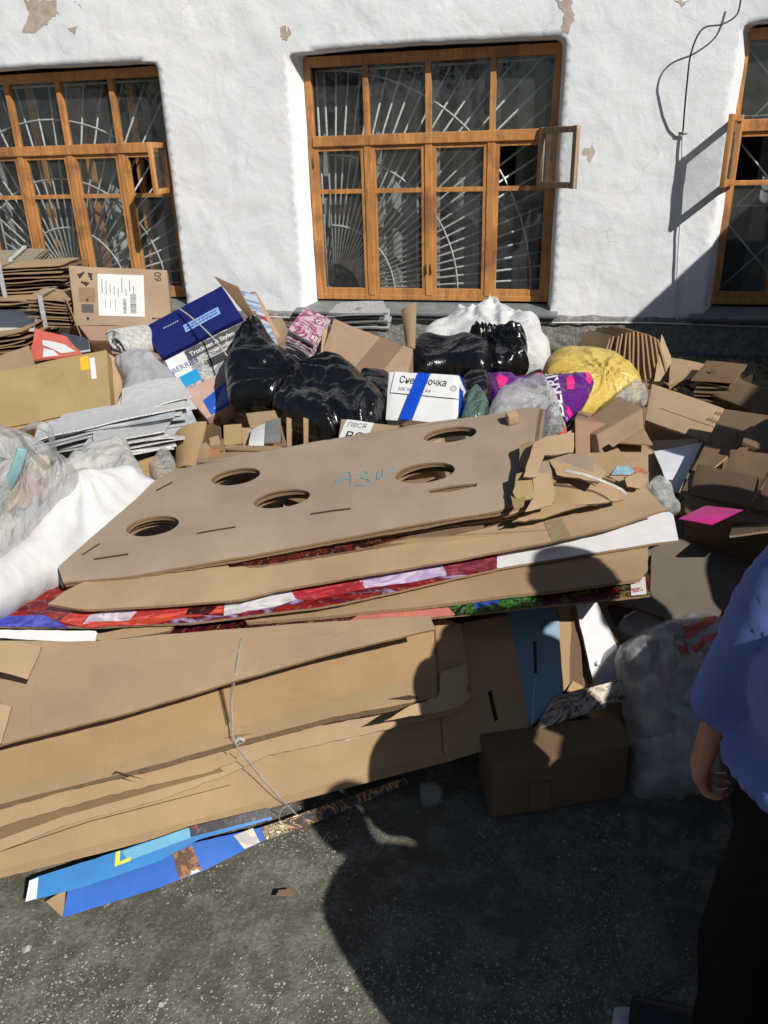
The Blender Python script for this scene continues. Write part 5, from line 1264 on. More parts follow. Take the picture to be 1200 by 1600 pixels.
def kidsdecal(bagname, pxs, pl, mat, nm):
    o = [x for x in bpy.data.objects if x.name == bagname][-1]; b = o.location.copy(); out = []
    for px in pxs:
        d = decal(nm, px, pl, mat, None, .12, .0004, .008)
        for v in d.data.vertices: v.co -= b
        drape(d, o, pl.n, .003); d.parent = o; out.append(d)
    return out
REDI = plain((.6, .06, .05), .5, 'red_ink2', .1)
kidsdecal('carrier_bag', [[(878, 688), (881, 688), (884, 706), (880, 706)], [(884, 690), (894, 684), (894, 688), (886, 694)], [(886, 696), (894, 700), (893, 704), (885, 699)], [(872, 700), (880, 697), (880, 700), (873, 704)]], pl, REDI, 'red_print')
GF = poly_plastic((.10, .17, .14), .25, .85, 'green_grey_film', 24, .7, .5)
single(bag('film_wad', [(722, 650), (735, 615), (750, 610), (762, 625), (762, 650), (740, 662), (724, 662)], PL((722, 660, 3.1), (762, 655, 3.1), (748, 610, 3.35)), GF, .03, .04, .007, .016, 20, 13), 'greenish crumpled film beside the blue taped white carton', 'plastic film')

# ---- open brown box in the middle
def exopen(fp, tp, a, b, c, body):
    W, H = a.length, b.length
    t = dr(rect(fp, W*.36, H*.02, W*.64, H*.98, poly_plastic((.38, .24, .16), .12, .35, 'gloss_tape', 60, .1), 'tape'), body, fp.n, .0012)
    return [t]
faced('brown box lying tilted with a glossy tape stripe, behind the big black bin bag', (521, 497, 3.9), (645, 545, 3.78), (497, 570, 3.62), .28, mats3((.36, .25, .165), 100, None, .04)[0], 23, extra=exopen, warp=.008)
s = patch('box_flap', px3((634, 540, 3.85), (648, 545, 3.8), (652, 474, 4.05), (628, 486, 4.05)), .006, M_TAN, 6, 8, .01, 24, .01); single(s, 'raised end flap right of the tilted brown box', 'cardboard scrap')
s = patch('cardboard_sheet', px3((500, 562, 3.62), (506, 566, 3.62), (522, 512, 3.92), (505, 505, 3.95)), .006, mats3((.46, .33, .2)), 6, 8, .006, 25); single(s, 'yellowish side flap on the left of the tilted brown box', 'cardboard scrap')
# ---- white paper carton
WC = plain((.70, .71, .72), .65, 'white_carton', .05, 14, .05); BT = plain((.01, .07, .55), .25, 'blue_tape', .1)
def exsn(fp, tp, a, b, c, body):
    W, H = a.length, b.length; o = []
    o.append(dr(slab2d('lid', fp.off(.004), resample([(-.002, H*.55), (W+.002, H*.52), (W+.002, H*1.0), (-.002, H*1.0)], .02, .0004), [], .003, (WC,), None, .03), body, fp.n, .005))
    o.append(dr(text('lettering', 'Снегурочка', fp, W*.08, H*.76, H*.20, INK, .01, R(-1), 'LEFT', .82, .0005), o[0], fp.n, .0015))
    o.append(dr(text('lettering', '500 листов А4', fp, W*.09, H*.60, H*.11, plain((.12, .14, .18), .6, 'grey_ink'), .01, R(-1), 'LEFT', .9), o[0], fp.n, .0015))
    o.append(dr(text('lettering', '♲', fp, W*.80, H*.66, H*.16, INK, .01), o[0], fp.n, .0015))
    t = slab2d('blue_tape', fp.off(.012), resample([(W*.20, .0), (W*.38, .0), (W*.50, H*1.0), (W*.32, H*1.0)], .02, .0004), [], .001, (BT,), None, .02); o.append(dr(t, o[0] if False else body, fp.n, .010))
    t2 = rect(tp, W*.30, .0, W*.48, c.length*.9, BT, 'blue_tape', .005); o.append(t2)
    t3 = rect(tp, W*.93, .0, W*1.0, c.length*.9, BT, 'blue_tape', .006); o.append(t3)
    return o
faced('white paper carton with blue tape and black Cyrillic lettering', (607, 581, 3.30), (718, 588, 3.26), (602, 656, 3.15), .26, WC, 26, extra=exsn, name='paper_carton', warp=.004)
s = patch('blue_tape', px3((718, 652, 3.13), (724, 648, 3.2), (724, 592, 3.36), (718, 588, 3.27)), .002, (BT,), 3, 6, .002, 27); single(s, 'blue tape stuck down the right side of the white paper carton', 'tape')
# printed box below it
def exvv(fp, tp, a, b, c, body):
    W, H = a.length, b.length; rnd = random.Random(3); o = [dr(rect(fp, .0, .0, W*.28, H, PAPER, 'white_print'), body, fp.n, .0015)]; q = []
    o.append(dr(text('lettering', 'ВО', fp, W*.05, H*.1, H*.5, INK, .006, 0, 'LEFT', 1, .001), body, fp.n, .0028))
    o.append(dr(text('lettering', 'ПВСЯ', fp, W*.03, H*.66, H*.26, INK, .006), body, fp.n, .0028))
    return o
faced('brown carton with a white printed end below the white paper carton', (532, 654, 3.02), (690, 672, 2.95), (527, 690, 2.92), .2, M_TAN[0], 28, extra=exvv)
s = patch('cardboard_sheet', px3((628, 662, 2.95), (690, 676, 2.9), (690, 662, 3.0), (640, 655, 3.05)), .006, M_DK, 6, 3, .006, 29); single(s, 'dark brown flap directly under the white paper carton', 'cardboard sheet')
# ---- small open cartons and scraps left of centre
def sb(label, TL, TR, BL, depth, mat, seed, name='cardboard_box', cat='box'): return faced(label, TL, TR, BL, depth, mat, seed, cat=cat, warp=.005, name=name, bev=.003, group='small broken cartons left of the big black bag')
sb('small empty carton with a bulging top below the left black bag', (384, 645, 3.1), (430, 640, 3.12), (392, 668, 3.0), .12, M_TAN[0], 31)
sb('little upright carton block, leftmost under the left black bag', (348, 664, 2.95), (376, 662, 2.97), (350, 695, 2.88), .08, M_YEL[0], 32)
sb('square carton piece between the upright block and the grey flap', (376, 668, 2.97), (392, 668, 2.98), (380, 696, 2.9), .08, M_BR[0], 34)
s = patch('paper_flap', px3((388, 700, 2.8), (412, 702, 2.8), (414, 660, 2.95), (392, 672, 2.95)), .004, (PAPER, PAPER, PAPER), 4, 5, .006, 35); single(s, 'white paper flap in front of the grey carton wall', 'paper')
s = patch('grey_flap', px3((408, 692, 2.86), (440, 690, 2.88), (438, 652, 3.02), (410, 660, 3.0)), .006, (plain((.16, .16, .16), .8, 'grey_board', .2), flute(), M_BR[0]), 4, 5, .006, 36); single(s, 'dark grey carton wall right of the white paper flap', 'cardboard scrap')
for k, (px, y) in enumerate(((448, 2.85), (474, 2.9))):
    s = patch('cardboard_strip', px3((px, 706, y-.1), (px+7, 705, y-.1), (px+7, 654, y+.1), (px, 652, y+.1)), .006, M_BR, 3, 6, .003, 37+k); single(s, ['left thin upright cardboard strip below the big black bag', 'right thin upright cardboard strip below the big black bag'][k], 'cardboard strip')
s = patch('cardboard_sheet', px3((350, 700, 2.75), (445, 706, 2.72), (440, 698, 2.8), (352, 694, 2.82)), .006, M_TAN, 8, 3, .005, 39); single(s, 'narrow flat strip under the small broken cartons', 'cardboard strip')
A = (((275, 735, 2.62), (308, 730, 2.62), (328, 664, 2.85), (318, 658, 2.86), (280, 685, 2.8), 'pointed folded carton standing left of the small broken cartons'),)
s = patch('cardboard_flap', px3((272, 738, 2.62), (306, 730, 2.62), (325, 662, 2.85), (278, 680, 2.8)), .006, mats3((.36, .25, .13)), 6, 8, .02, 40, .02); single(s, 'pointed folded flap standing left of the small broken cartons', 'cardboard scrap')
s = patch('cardboard_flap', px3((268, 746, 2.55), (296, 742, 2.56), (290, 726, 2.66), (270, 726, 2.65)), .006, M_YEL, 4, 4, .006, 43); single(s, 'small yellowish flap at the back corner of the perforated board', 'cardboard scrap')
sb('small reddish carton block beside the pointed folded flap', (322, 702, 2.70), (343, 700, 2.72), (324, 722, 2.64), .06, board((.36, .17, .10)), 44)
sb('thin carton wedge between the pointed flap and the reddish block', (308, 700, 2.72), (322, 690, 2.74), (312, 730, 2.62), .05, M_TAN[0], 45)
sb('tiny torn carton above the reddish block', (326, 684, 2.8), (342, 680, 2.82), (328, 696, 2.76), .05, M_BR[0], 46)
sb('small sandy carton by the clear film at the back of the white sack', (212, 722, 2.55), (245, 712, 2.6), (228, 752, 2.45), .1, mats3((.42, .28, .14))[0], 47)
s = patch('cardboard_sheet', px3((310, 720, 2.6), (450, 714, 2.66), (430, 704, 2.75), (330, 708, 2.72)), .006, M_BR, 8, 3, .008, 48); single(s, 'brown sheet just behind the back edge of the perforated board', 'cardboard sheet')
single(bag('film_wad', [(235, 735), (245, 712), (262, 706), (272, 720), (268, 740), (250, 756)], PL((235, 755, 2.4), (270, 750, 2.42), (255, 706, 2.65)), WFL, .02, .03, .006, .010, 28, 48), 'clear crumpled film beside the small sandy carton', 'plastic film')
# ---- white paper stacks left
WPm = [(plain((.56, .565, .57), .7, 'office_paper', .12, 30, .1), plain((.5, .5, .5), .8, 'paper_edges', .5, 160), PAPER)]
tilted('slanting stack of white papers right of the tan box', 'paper_stack', 'paper stack', ((190, 675, 2.95), (300, 642, 3.10), (290, 612, 3.4), (200, 625, 3.3)), 6, .012, WPm, 9, .028, .006)
tilted('long stack of white papers and folders under the tan box', 'paper_stack', 'paper stack', ((60, 712, 2.62), (302, 664, 2.95), (296, 640, 3.2), (80, 680, 2.95)), 7, .011, WPm+[(plain((.46, .50, .54), .6, 'bluish_folder', .2), plain((.3, .31, .32), .8, 'pe2', .3), PAPER)], 10, .03, .006)
tilted('lower stack of white papers behind the white front sack', 'paper_stack', 'paper stack', ((150, 722, 2.50), (276, 700, 2.66), (272, 680, 2.95), (160, 695, 2.85)), 6, .013, WPm, 12, .03, .006)
# ---- front left sacks
single(bag('sack', [(-80, 1000), (0, 975), (60, 940), (130, 918), (165, 890), (205, 845), (232, 795), (242, 768), (205, 752), (190, 735), (140, 742), (105, 742), (60, 790), (20, 850), (-60, 900)], PL.Z((0, 975, .50), (240, 770, .60), (80, 760, .72)), WSK, .10, .15, .014, .008, 4, 20, ((105, 742),)), 'big white woven sack sloping down beside the perforated board', 'sack')
single(bag('sack_neck', [(92, 740), (120, 712), (160, 700), (195, 690), (208, 712), (238, 762), (215, 756), (170, 738), (130, 738)], PL((92, 745, 2.2), (238, 764, 2.2), (180, 692, 2.5)), poly_plastic((.55, .55, .53), .5, 1, 'sack_mouth', 20, .5, .3, 170, .1), .04, .05, .010, .02, 12, 21), 'open crumpled neck of a white sack standing over the sloping one', 'sack')
CLR = poly_plastic((.66, .67, .68), .14, .45, 'clear_bag_film', 16, .9, .8)
cin = bag('bag_contents', [(-70, 720), (-20, 690), (40, 700), (85, 735), (60, 800), (20, 850), (-60, 890)], PL.Z((0, 862, .62), (90, 740, .74), (0, 672, .95)).off(-.055), printed(((0, '8f8f8c'), (.38, 'b0aeaa'), (.47, 'a8a6a0'), (.53, 'b89a8c'), (.57, 'a8a8a4'), (.65, 'c4b68a'), (.7, '9aa8aa')), 6, 1.5, 'packets_inside', .5, (1, 1, 1), 'LINEAR'), .02, .05, .02, .008, 12, 22)
co = bag('clear_film', [(-90, 700), (-40, 672), (0, 664), (45, 680), (80, 708), (100, 738), (92, 765), (60, 810), (20, 862), (0, 885), (-80, 930)], PL.Z((0, 862, .62), (90, 740, .74), (0, 672, .95)), CLR, .09, .10, .013, .008, 9, 23)
hnd = tube('bag_handle', smoothpts([atZ(32, 682, .93), atZ(42, 668, .98), atZ(62, 664, 1.0), atZ(78, 674, .98), atZ(82, 695, .93), atZ(86, 716, .85)], 5), [(.012, .004)]*26, WFL, 8)
tpb = tube('tape', smoothpts([atZ(36, 700, .93), atZ(22, 740, .87), atZ(-5, 790, .78)], 5), [(.014, .002)]*11, poly_plastic((.25, .5, .55), .2, .5, 'blue_clear_tape', 50, .2), 8)
def packets(pl, spots, seed):
    rnd = random.Random(seed); out = []
    cols = [(.6, .6, .6), (.5, .5, .5), (.58, .5, .38), (.62, .63, .64), (.5, .3, .27), (.55, .56, .58), (.58, .5, .25), (.42, .47, .52)]
    for k, (px, py) in enumerate(spots):
        u, v = pl.uv(px, py); a = rnd.random()*3; e = pl.e1*math.cos(a)+pl.e2*math.sin(a); g = pl.n.cross(e); w, h, d = rnd.uniform(.05, .10), rnd.uniform(.03, .06), rnd.uniform(.02, .04)
        out.append(hexa('packet', corners(pl.w(u, v, rnd.uniform(.0, .035))-e*w/2-g*h/2, e*w, g*h, -pl.n*d), plain(cols[k % 8], .45, 'packet_print', .25, 30), .003, k+seed, .003, 3))
    return out
cpk = packets(PL.Z((0, 862, .62), (90, 740, .74), (0, 672, .95)), [(10, 700), (40, 712), (70, 735), (15, 735), (45, 752), (70, 765), (10, 775), (38, 790), (8, 815), (25, 830), (55, 730), (5, 840), (28, 765), (-30, 760), (-30, 820)], 4)
thing('clear_bag', 'clear plastic bag with coloured packets and a white handle at the left edge', 'bag', [cin, co, hnd, tpb]+cpk)

# ---- right side of the heap
fn = []
for k in range(13):
    t = k/12; jj = noise.noise(Vector((k*1.7, 3, 0))); fb = atY(938+9*k+5*jj, 580+4*math.sin(t*3.1)+16*t, 4.32); ft = atY(955+6.2*k+3*jj, 530-11*math.sin(t*3.14)+4*jj, 4.46); bk = Vector((-.17+.05*t+.03*jj, .30, -.02))
    fn.append(patch('folded_carton', [fb, fb+bk, ft+bk*.75, ft], .010, M_TAN if k % 3 else M_BR, 6, 6, .008, 60+k))
fn.append(patch('folded_carton', px3((1022, 596, 4.28), (1052, 596, 4.34), (1048, 556, 4.46), (1034, 522, 4.52)), .007, M_TAN, 6, 6, .006, 80))
thing('carton_bundle', 'fanned bundle of flattened cartons standing on edge behind the yellow bag', 'carton stack', fn)
s = patch('cardboard_sheet', px3((1045, 602, 4.15), (1096, 584, 4.25), (1112, 570, 4.4), (1048, 558, 4.5)), .03, M_TAN, 8, 5, .01, 81); single(s, 'light flat carton right of the fanned carton bundle', 'cardboard sheet')
stack('low dark stack of folded cartons below the dark box at the right edge', 'carton_stack', 'carton stack', (1080, 622, 3.95), (1140, 628, 3.9), 0, 6, .02, .4, [M_DK, mats3((.2, .13, .08))], 14, .015)
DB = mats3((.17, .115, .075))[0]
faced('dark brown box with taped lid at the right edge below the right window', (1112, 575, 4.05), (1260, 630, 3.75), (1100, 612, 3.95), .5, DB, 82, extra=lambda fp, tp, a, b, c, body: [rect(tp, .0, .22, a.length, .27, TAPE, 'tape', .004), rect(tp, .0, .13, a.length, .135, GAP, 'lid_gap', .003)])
KD = mats3((.40, .28, .17))[0]
s = patch('cardboard_sheet', px3((905, 762, 2.9), (1062, 772, 2.9), (1092, 686, 3.2), (905, 692, 3.2)), .008, mats3((.42, .30, .19)), 10, 6, .006, 83)
pl = PL((905, 762, 2.9), (1062, 772, 2.9), (905, 692, 3.2))
kids(s, [textpx('lettering', 'KDV', pl, (991, 718), (1012, 717), REDI, .02, .009, .0012), decal('red_print', [(985, 742), (1040, 742), (1040, 733), (1008, 731), (985, 734)], pl, plain((.42, .16, .09), .6, 'orange_red_ink', .4, 90), None, .009, .0004, .02, .002)]+[tube('frame_line', [pl.w(*pl.uv(*p), .010) for p in ((985, 722), (985, 706), (1018, 706), (1018, 722), (985, 722))], .0012, REDI, 4)])
single(s, 'light brown carton panel with red KDV print', 'cardboard sheet')
def tri_lines(fp, W, H, u, v, n, size, mat):
    return text('lettering', n, fp, W*u, H*v, size, mat, .006)
def exr7(fp, tp, a, b, c, body):
    W, H = a.length, b.length
    q = [dr(joinraw('print', [rect(fp, W*(.54+.035*i), H*(.66-.2*j), W*(.54+.035*i+.022), H*(.66-.2*j+.07+.02*(i % 2)), plain((.16, .11, .08), .7, 'brown_ink'), 'b', .006, .0003, .2) for j in (0, 1) for i in range(7-2*j)]), body, fp.n, .002)]
    fr = [tube('f', [fp.w(W*x, H*y, .006) for x, y in ((.83, .56), (.83, .74), (.92, .74), (.92, .56), (.83, .56))], .002, plain((.12, .08, .06), .7, 'brown_ink'), 4)]
    q.append(joinraw('frame_print', fr)); q.append(dr(rect(fp, .0, H*.36, W, H*.365, GAP, 'seam', .004), body, fp.n, .0016))
    return q
faced('light brown carton with small dark print lying tilted right of the yellow bag', (1018, 598, 3.75), (1138, 640, 3.55), (1008, 655, 3.45), .16, mats3((.40, .29, .18), 110, None, .04)[0], 84, extra=exr7)
vb = faced('small closed brown box sitting in front of the yellow bag', (925, 658, 3.3), (965, 620, 3.62), (895, 680, 3.15), .01, M_BR[0], 85) if False else None
o = atY(940, 712, 3.02); A = atY(1006, 668, 3.10); 
c8 = px3((938, 712, 3.00), (1006, 668, 3.14), (1004, 638, 3.26), (932, 680, 3.10)); c9 = px3((900, 700, 3.20), (968, 650, 3.38), (968, 618, 3.52), (896, 672, 3.26))
single(hexa('cardboard_box', c8+c9, mats3((.38, .265, .165), 100, None, .05)[0], .004, 86, .004, 8), 'small closed brown box tilted in front of the yellow bag', 'box')
single(hexa('cardboard_box', px3((900, 740, 2.95), (965, 712, 3.1), (960, 665, 3.2), (898, 655, 3.2))+px3((905, 720, 3.3), (965, 690, 3.5), (965, 660, 3.5), (905, 640, 3.5)), mats3((.33, .2, .13))[0], .005, 87, .004, 8), 'reddish brown carton under the small closed box', 'box')
s = patch('cardboard_sheet', px3((886, 690, 3.1), (900, 694, 3.1), (920, 650, 3.3), (905, 645, 3.35)), .006, M_DK, 4, 5, .006, 88); single(s, 'dark flap between the milky bag and the small closed box', 'cardboard scrap')
s = patch('cardboard_sheet', px3((958, 690, 3.1), (1020, 694, 3.1), (1004, 664, 3.3), (985, 668, 3.3)), .006, M_TAN, 4, 5, .006, 89); single(s, 'pale scrap wedged right of the small closed box', 'cardboard scrap')
s = patch('white_board', px3((1045, 765, 2.82), (1060, 770, 2.82), (1098, 690, 3.15), (1022, 704, 3.1)), .008, (plain((.60, .62, .68), .7, 'white_sheet', .06), flute(), WHT), 8, 8, .008, 90); single(s, 'white board standing between the KDV panel and the dark cartons', 'white board')
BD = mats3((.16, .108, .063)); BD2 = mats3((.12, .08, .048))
GD = 'dark cartons at the right edge of the heap'
s = patch('cardboard_sheet', px3((1053, 790, 2.62), (1088, 752, 2.75), (1210, 650, 3.25), (1132, 638, 3.3)), .008, BD, 8, 10, .008, 91); single(s, 'tall dark board leaning next to the white board', 'cardboard sheet', GD)
s = patch('cardboard_sheet', px3((1160, 690, 2.9), (1215, 712, 2.85), (1215, 645, 3.1), (1168, 672, 3.0)), .012, mats3((.17, .12, .085)), 6, 6, .006, 92); single(s, 'greyish brown board corner at the right edge above the dark boxes', 'cardboard sheet', GD)
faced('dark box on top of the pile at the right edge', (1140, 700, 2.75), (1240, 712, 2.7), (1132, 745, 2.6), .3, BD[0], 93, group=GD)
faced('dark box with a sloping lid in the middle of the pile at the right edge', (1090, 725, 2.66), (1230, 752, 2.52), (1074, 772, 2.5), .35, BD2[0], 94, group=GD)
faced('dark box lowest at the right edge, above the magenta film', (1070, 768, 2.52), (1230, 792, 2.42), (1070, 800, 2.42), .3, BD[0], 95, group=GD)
MGF = plain((.42, .012, .17), .35, 'magenta_film', .25, 9)
single(patch('magenta_film', px3((1060, 812, 2.22), (1112, 820, 2.20), (1162, 798, 2.30), (1104, 792, 2.34)), .002, (MGF,), 12, 6, .012, 30), 'bright magenta film lying among the dark cartons', 'plastic film')
s = patch('cardboard_sheet', px3((1140, 838, 2.25), (1210, 830, 2.25), (1210, 798, 2.45), (1145, 818, 2.4)), .006, mats3((.15, .105, .065)), 6, 6, .01, 96); single(s, 'brown curved sheet right of the magenta film', 'cardboard sheet', GD)
s = patch('cardboard_strip', px3((1168, 798, 2.4), (1172, 802, 2.4), (1204, 742, 2.52), (1200, 738, 2.54)), .004, mats3((.2, .14, .09)), 2, 8, .004, 97); single(s, 'thin slanting strip in front of the dark boxes at the right edge', 'cardboard strip')
# big dark board
pl = PL.Z((940, 935, .40), (1070, 975, .36), (1185, 855, .42)); bd = wav(.006, 2, 98)
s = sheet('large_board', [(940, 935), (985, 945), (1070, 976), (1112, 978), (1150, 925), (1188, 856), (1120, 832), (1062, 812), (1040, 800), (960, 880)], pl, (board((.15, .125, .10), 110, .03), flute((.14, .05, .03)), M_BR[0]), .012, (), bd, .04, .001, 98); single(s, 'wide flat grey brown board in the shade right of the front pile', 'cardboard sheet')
# clear bags standing by the person
c1 = poly_plastic((.66, .66, .68), .16, .48, 'shaded_clear_film', 8, .7, .7)
ct = bag('bag_contents', [(985, 1235), (988, 1100), (996, 1020), (1050, 985), (1118, 990), (1128, 1120), (1100, 1230), (1030, 1242)], PL((988, 1246, 1.80), (1090, 1240, 1.84), (1040, 965, 2.12)).off(-.06), printed(((0, '6a6c72'), (.42, '8c8f96'), (.5, '5c5e66'), (.58, 'a0a2a8'), (.66, '86645e')), 5, 1.5, 'grey_contents', .6, (1, 1, 1), 'LINEAR'), .03, .1, .02, .01, 9, 31)
cf = bag('clear_film', [(980, 1245), (980, 1150), (968, 1080), (962, 1020), (1000, 985), (1045, 966), (1085, 960), (1128, 968), (1140, 1060), (1130, 1160), (1110, 1236), (1030, 1252)], PL((988, 1246, 1.78), (1090, 1240, 1.82), (1040, 965, 2.10)), c1, .10, .1, .013, .010, 6, 32, ((1020, 990),))
pl = PL((988, 1246, 1.78), (1090, 1240, 1.82), (1040, 965, 2.10)); sub = []
for px in ([(1050, 1000), (1062, 985), (1090, 968), (1108, 966), (1106, 975), (1080, 988), (1064, 1003)], [(1065, 1015), (1080, 1000), (1108, 992), (1106, 1000), (1085, 1010), (1072, 1024)], [(1045, 1012), (1058, 1008), (1062, 1026), (1050, 1024)], [(1088, 1024), (1104, 1014), (1104, 1022), (1092, 1032)], [(1052, 985), (1060, 974), (1066, 978), (1058, 990)]):
    sub.append(drape(decal('red_print', px, pl, plain((.55, .10, .09), .4, 'red_bag_print', .1), None, .15, .0004, .008), cf, pl.n, .003))
kids(cf, sub)
cpk = packets(PL((988, 1246, 1.80), (1090, 1240, 1.84), (1040, 965, 2.12)), [(1005, 1020), (1040, 1010), (1075, 1030), (1010, 1070), (1050, 1060), (1090, 1080), (1015, 1120), (1060, 1110), (1010, 1170), (1055, 1160), (1020, 1210), (1070, 1200), (1100, 1130)], 9)
thing('clear_bag', 'filled clear bag with red print standing between the brown box and the person', 'bag', [ct, cf]+cpk)
single(bag('clear_bag', [(962, 985), (975, 964), (1000, 955), (1040, 960), (1062, 975), (1040, 990), (1000, 1002), (975, 1000)], PL.Z((962, 1000, .24), (1040, 1000, .26), (1000, 955, .31)), c1, .04, .05, .012, .012, 10, 33), 'slack clear bag lying behind the white lined tray', 'bag')
single(bag('film_wad', [(1010, 760), (1030, 742), (1050, 765), (1062, 800), (1040, 800), (1020, 780)], PL.Z((1010, 790, .60), (1060, 800, .58), (1030, 745, .66)), WFL, .02, .03, .006, .012, 26, 34), 'clear film crumpled behind the end of the long brown sheet', 'plastic film')
# dark grassy strip at the foot of the wall
def leaf():
    s = patch('dry_leaf', pz3((430, 1400, .02), (462, 1398, .018), (456, 1388, .03), (436, 1390, .03)), .001, (plain((.16, .09, .055), .8, 'dry_leaf', .3),), 6, 3, .01, 3); single(s, 'small reddish brown scrap lying alone on the sunlit dirt', 'leaf')
leaf()
def grass():
    rnd = random.Random(8); V = []; Fc = []
    for k in range(5200):
        if rnd.random() < .12: x, y = rnd.gauss(-.27, .10), rnd.gauss(7.38, .06)
        else: x, y = rnd.uniform(.1, 3.2), rnd.uniform(5.3, 7.5)
        if noise.noise(Vector((x*3, y*3, 1))) < -.12 and x > .1: continue
        z = gz(x, y); h = rnd.uniform(.02, .075); a = rnd.random()*6.28; d = Vector((math.cos(a), math.sin(a), 0)); w = d*.004; ln = Vector((rnd.gauss(0, .03), rnd.gauss(0, .03), h)); p = Vector((x, y, z)); b = len(V)
        V += [p-w, p+w, p+ln]; Fc.append((b, b+1, b+2))
    g = obj('grass', V, Fc, plain((.055, .075, .022), .8, 'dry_grass', .6, 3)); settag(g, 'sparse short grass along the foot of the wall', 'grass', kind='stuff')
grass()
# ================================================================== PEOPLE, LORRY, TREES
def lin(a, b, n): return [Vector(a).lerp(Vector(b), i/n) for i in range(n+1)]
def limb(pts, rads, seg=14):
    P = smoothpts([Vector(p) for p in pts], 5); n = len(P); Rr = []
    for i in range(n):
        t = i/(n-1)*(len(rads)-1); k = min(int(t), len(rads)-2); f = t-k; a, b = rads[k], rads[k+1]
        a = a if isinstance(a, tuple) else (a, a); b = b if isinstance(b, tuple) else (b, b); Rr.append((a[0]*(1-f)+b[0]*f, a[1]*(1-f)+b[1]*f))
    return tube('l', P, Rr, None, seg)
def ellipsoid(c, r, rot=None):
    bm = bmesh.new(); bmesh.ops.create_uvsphere(bm, u_segments=20, v_segments=14, radius=1)
    for v in bm.verts:
        q = Vector((v.co.x*r[0], v.co.y*r[1], v.co.z*r[2])); v.co = (rot @ q if rot else q)+Vector(c)
    me = bpy.data.meshes.new('e'); bm.to_mesh(me); bm.free(); o = bpy.data.objects.new('e', me); COL.objects.link(o); return o
SKIN = plain((.42, .20, .12), .5, 'skin', .1, 30, .1)
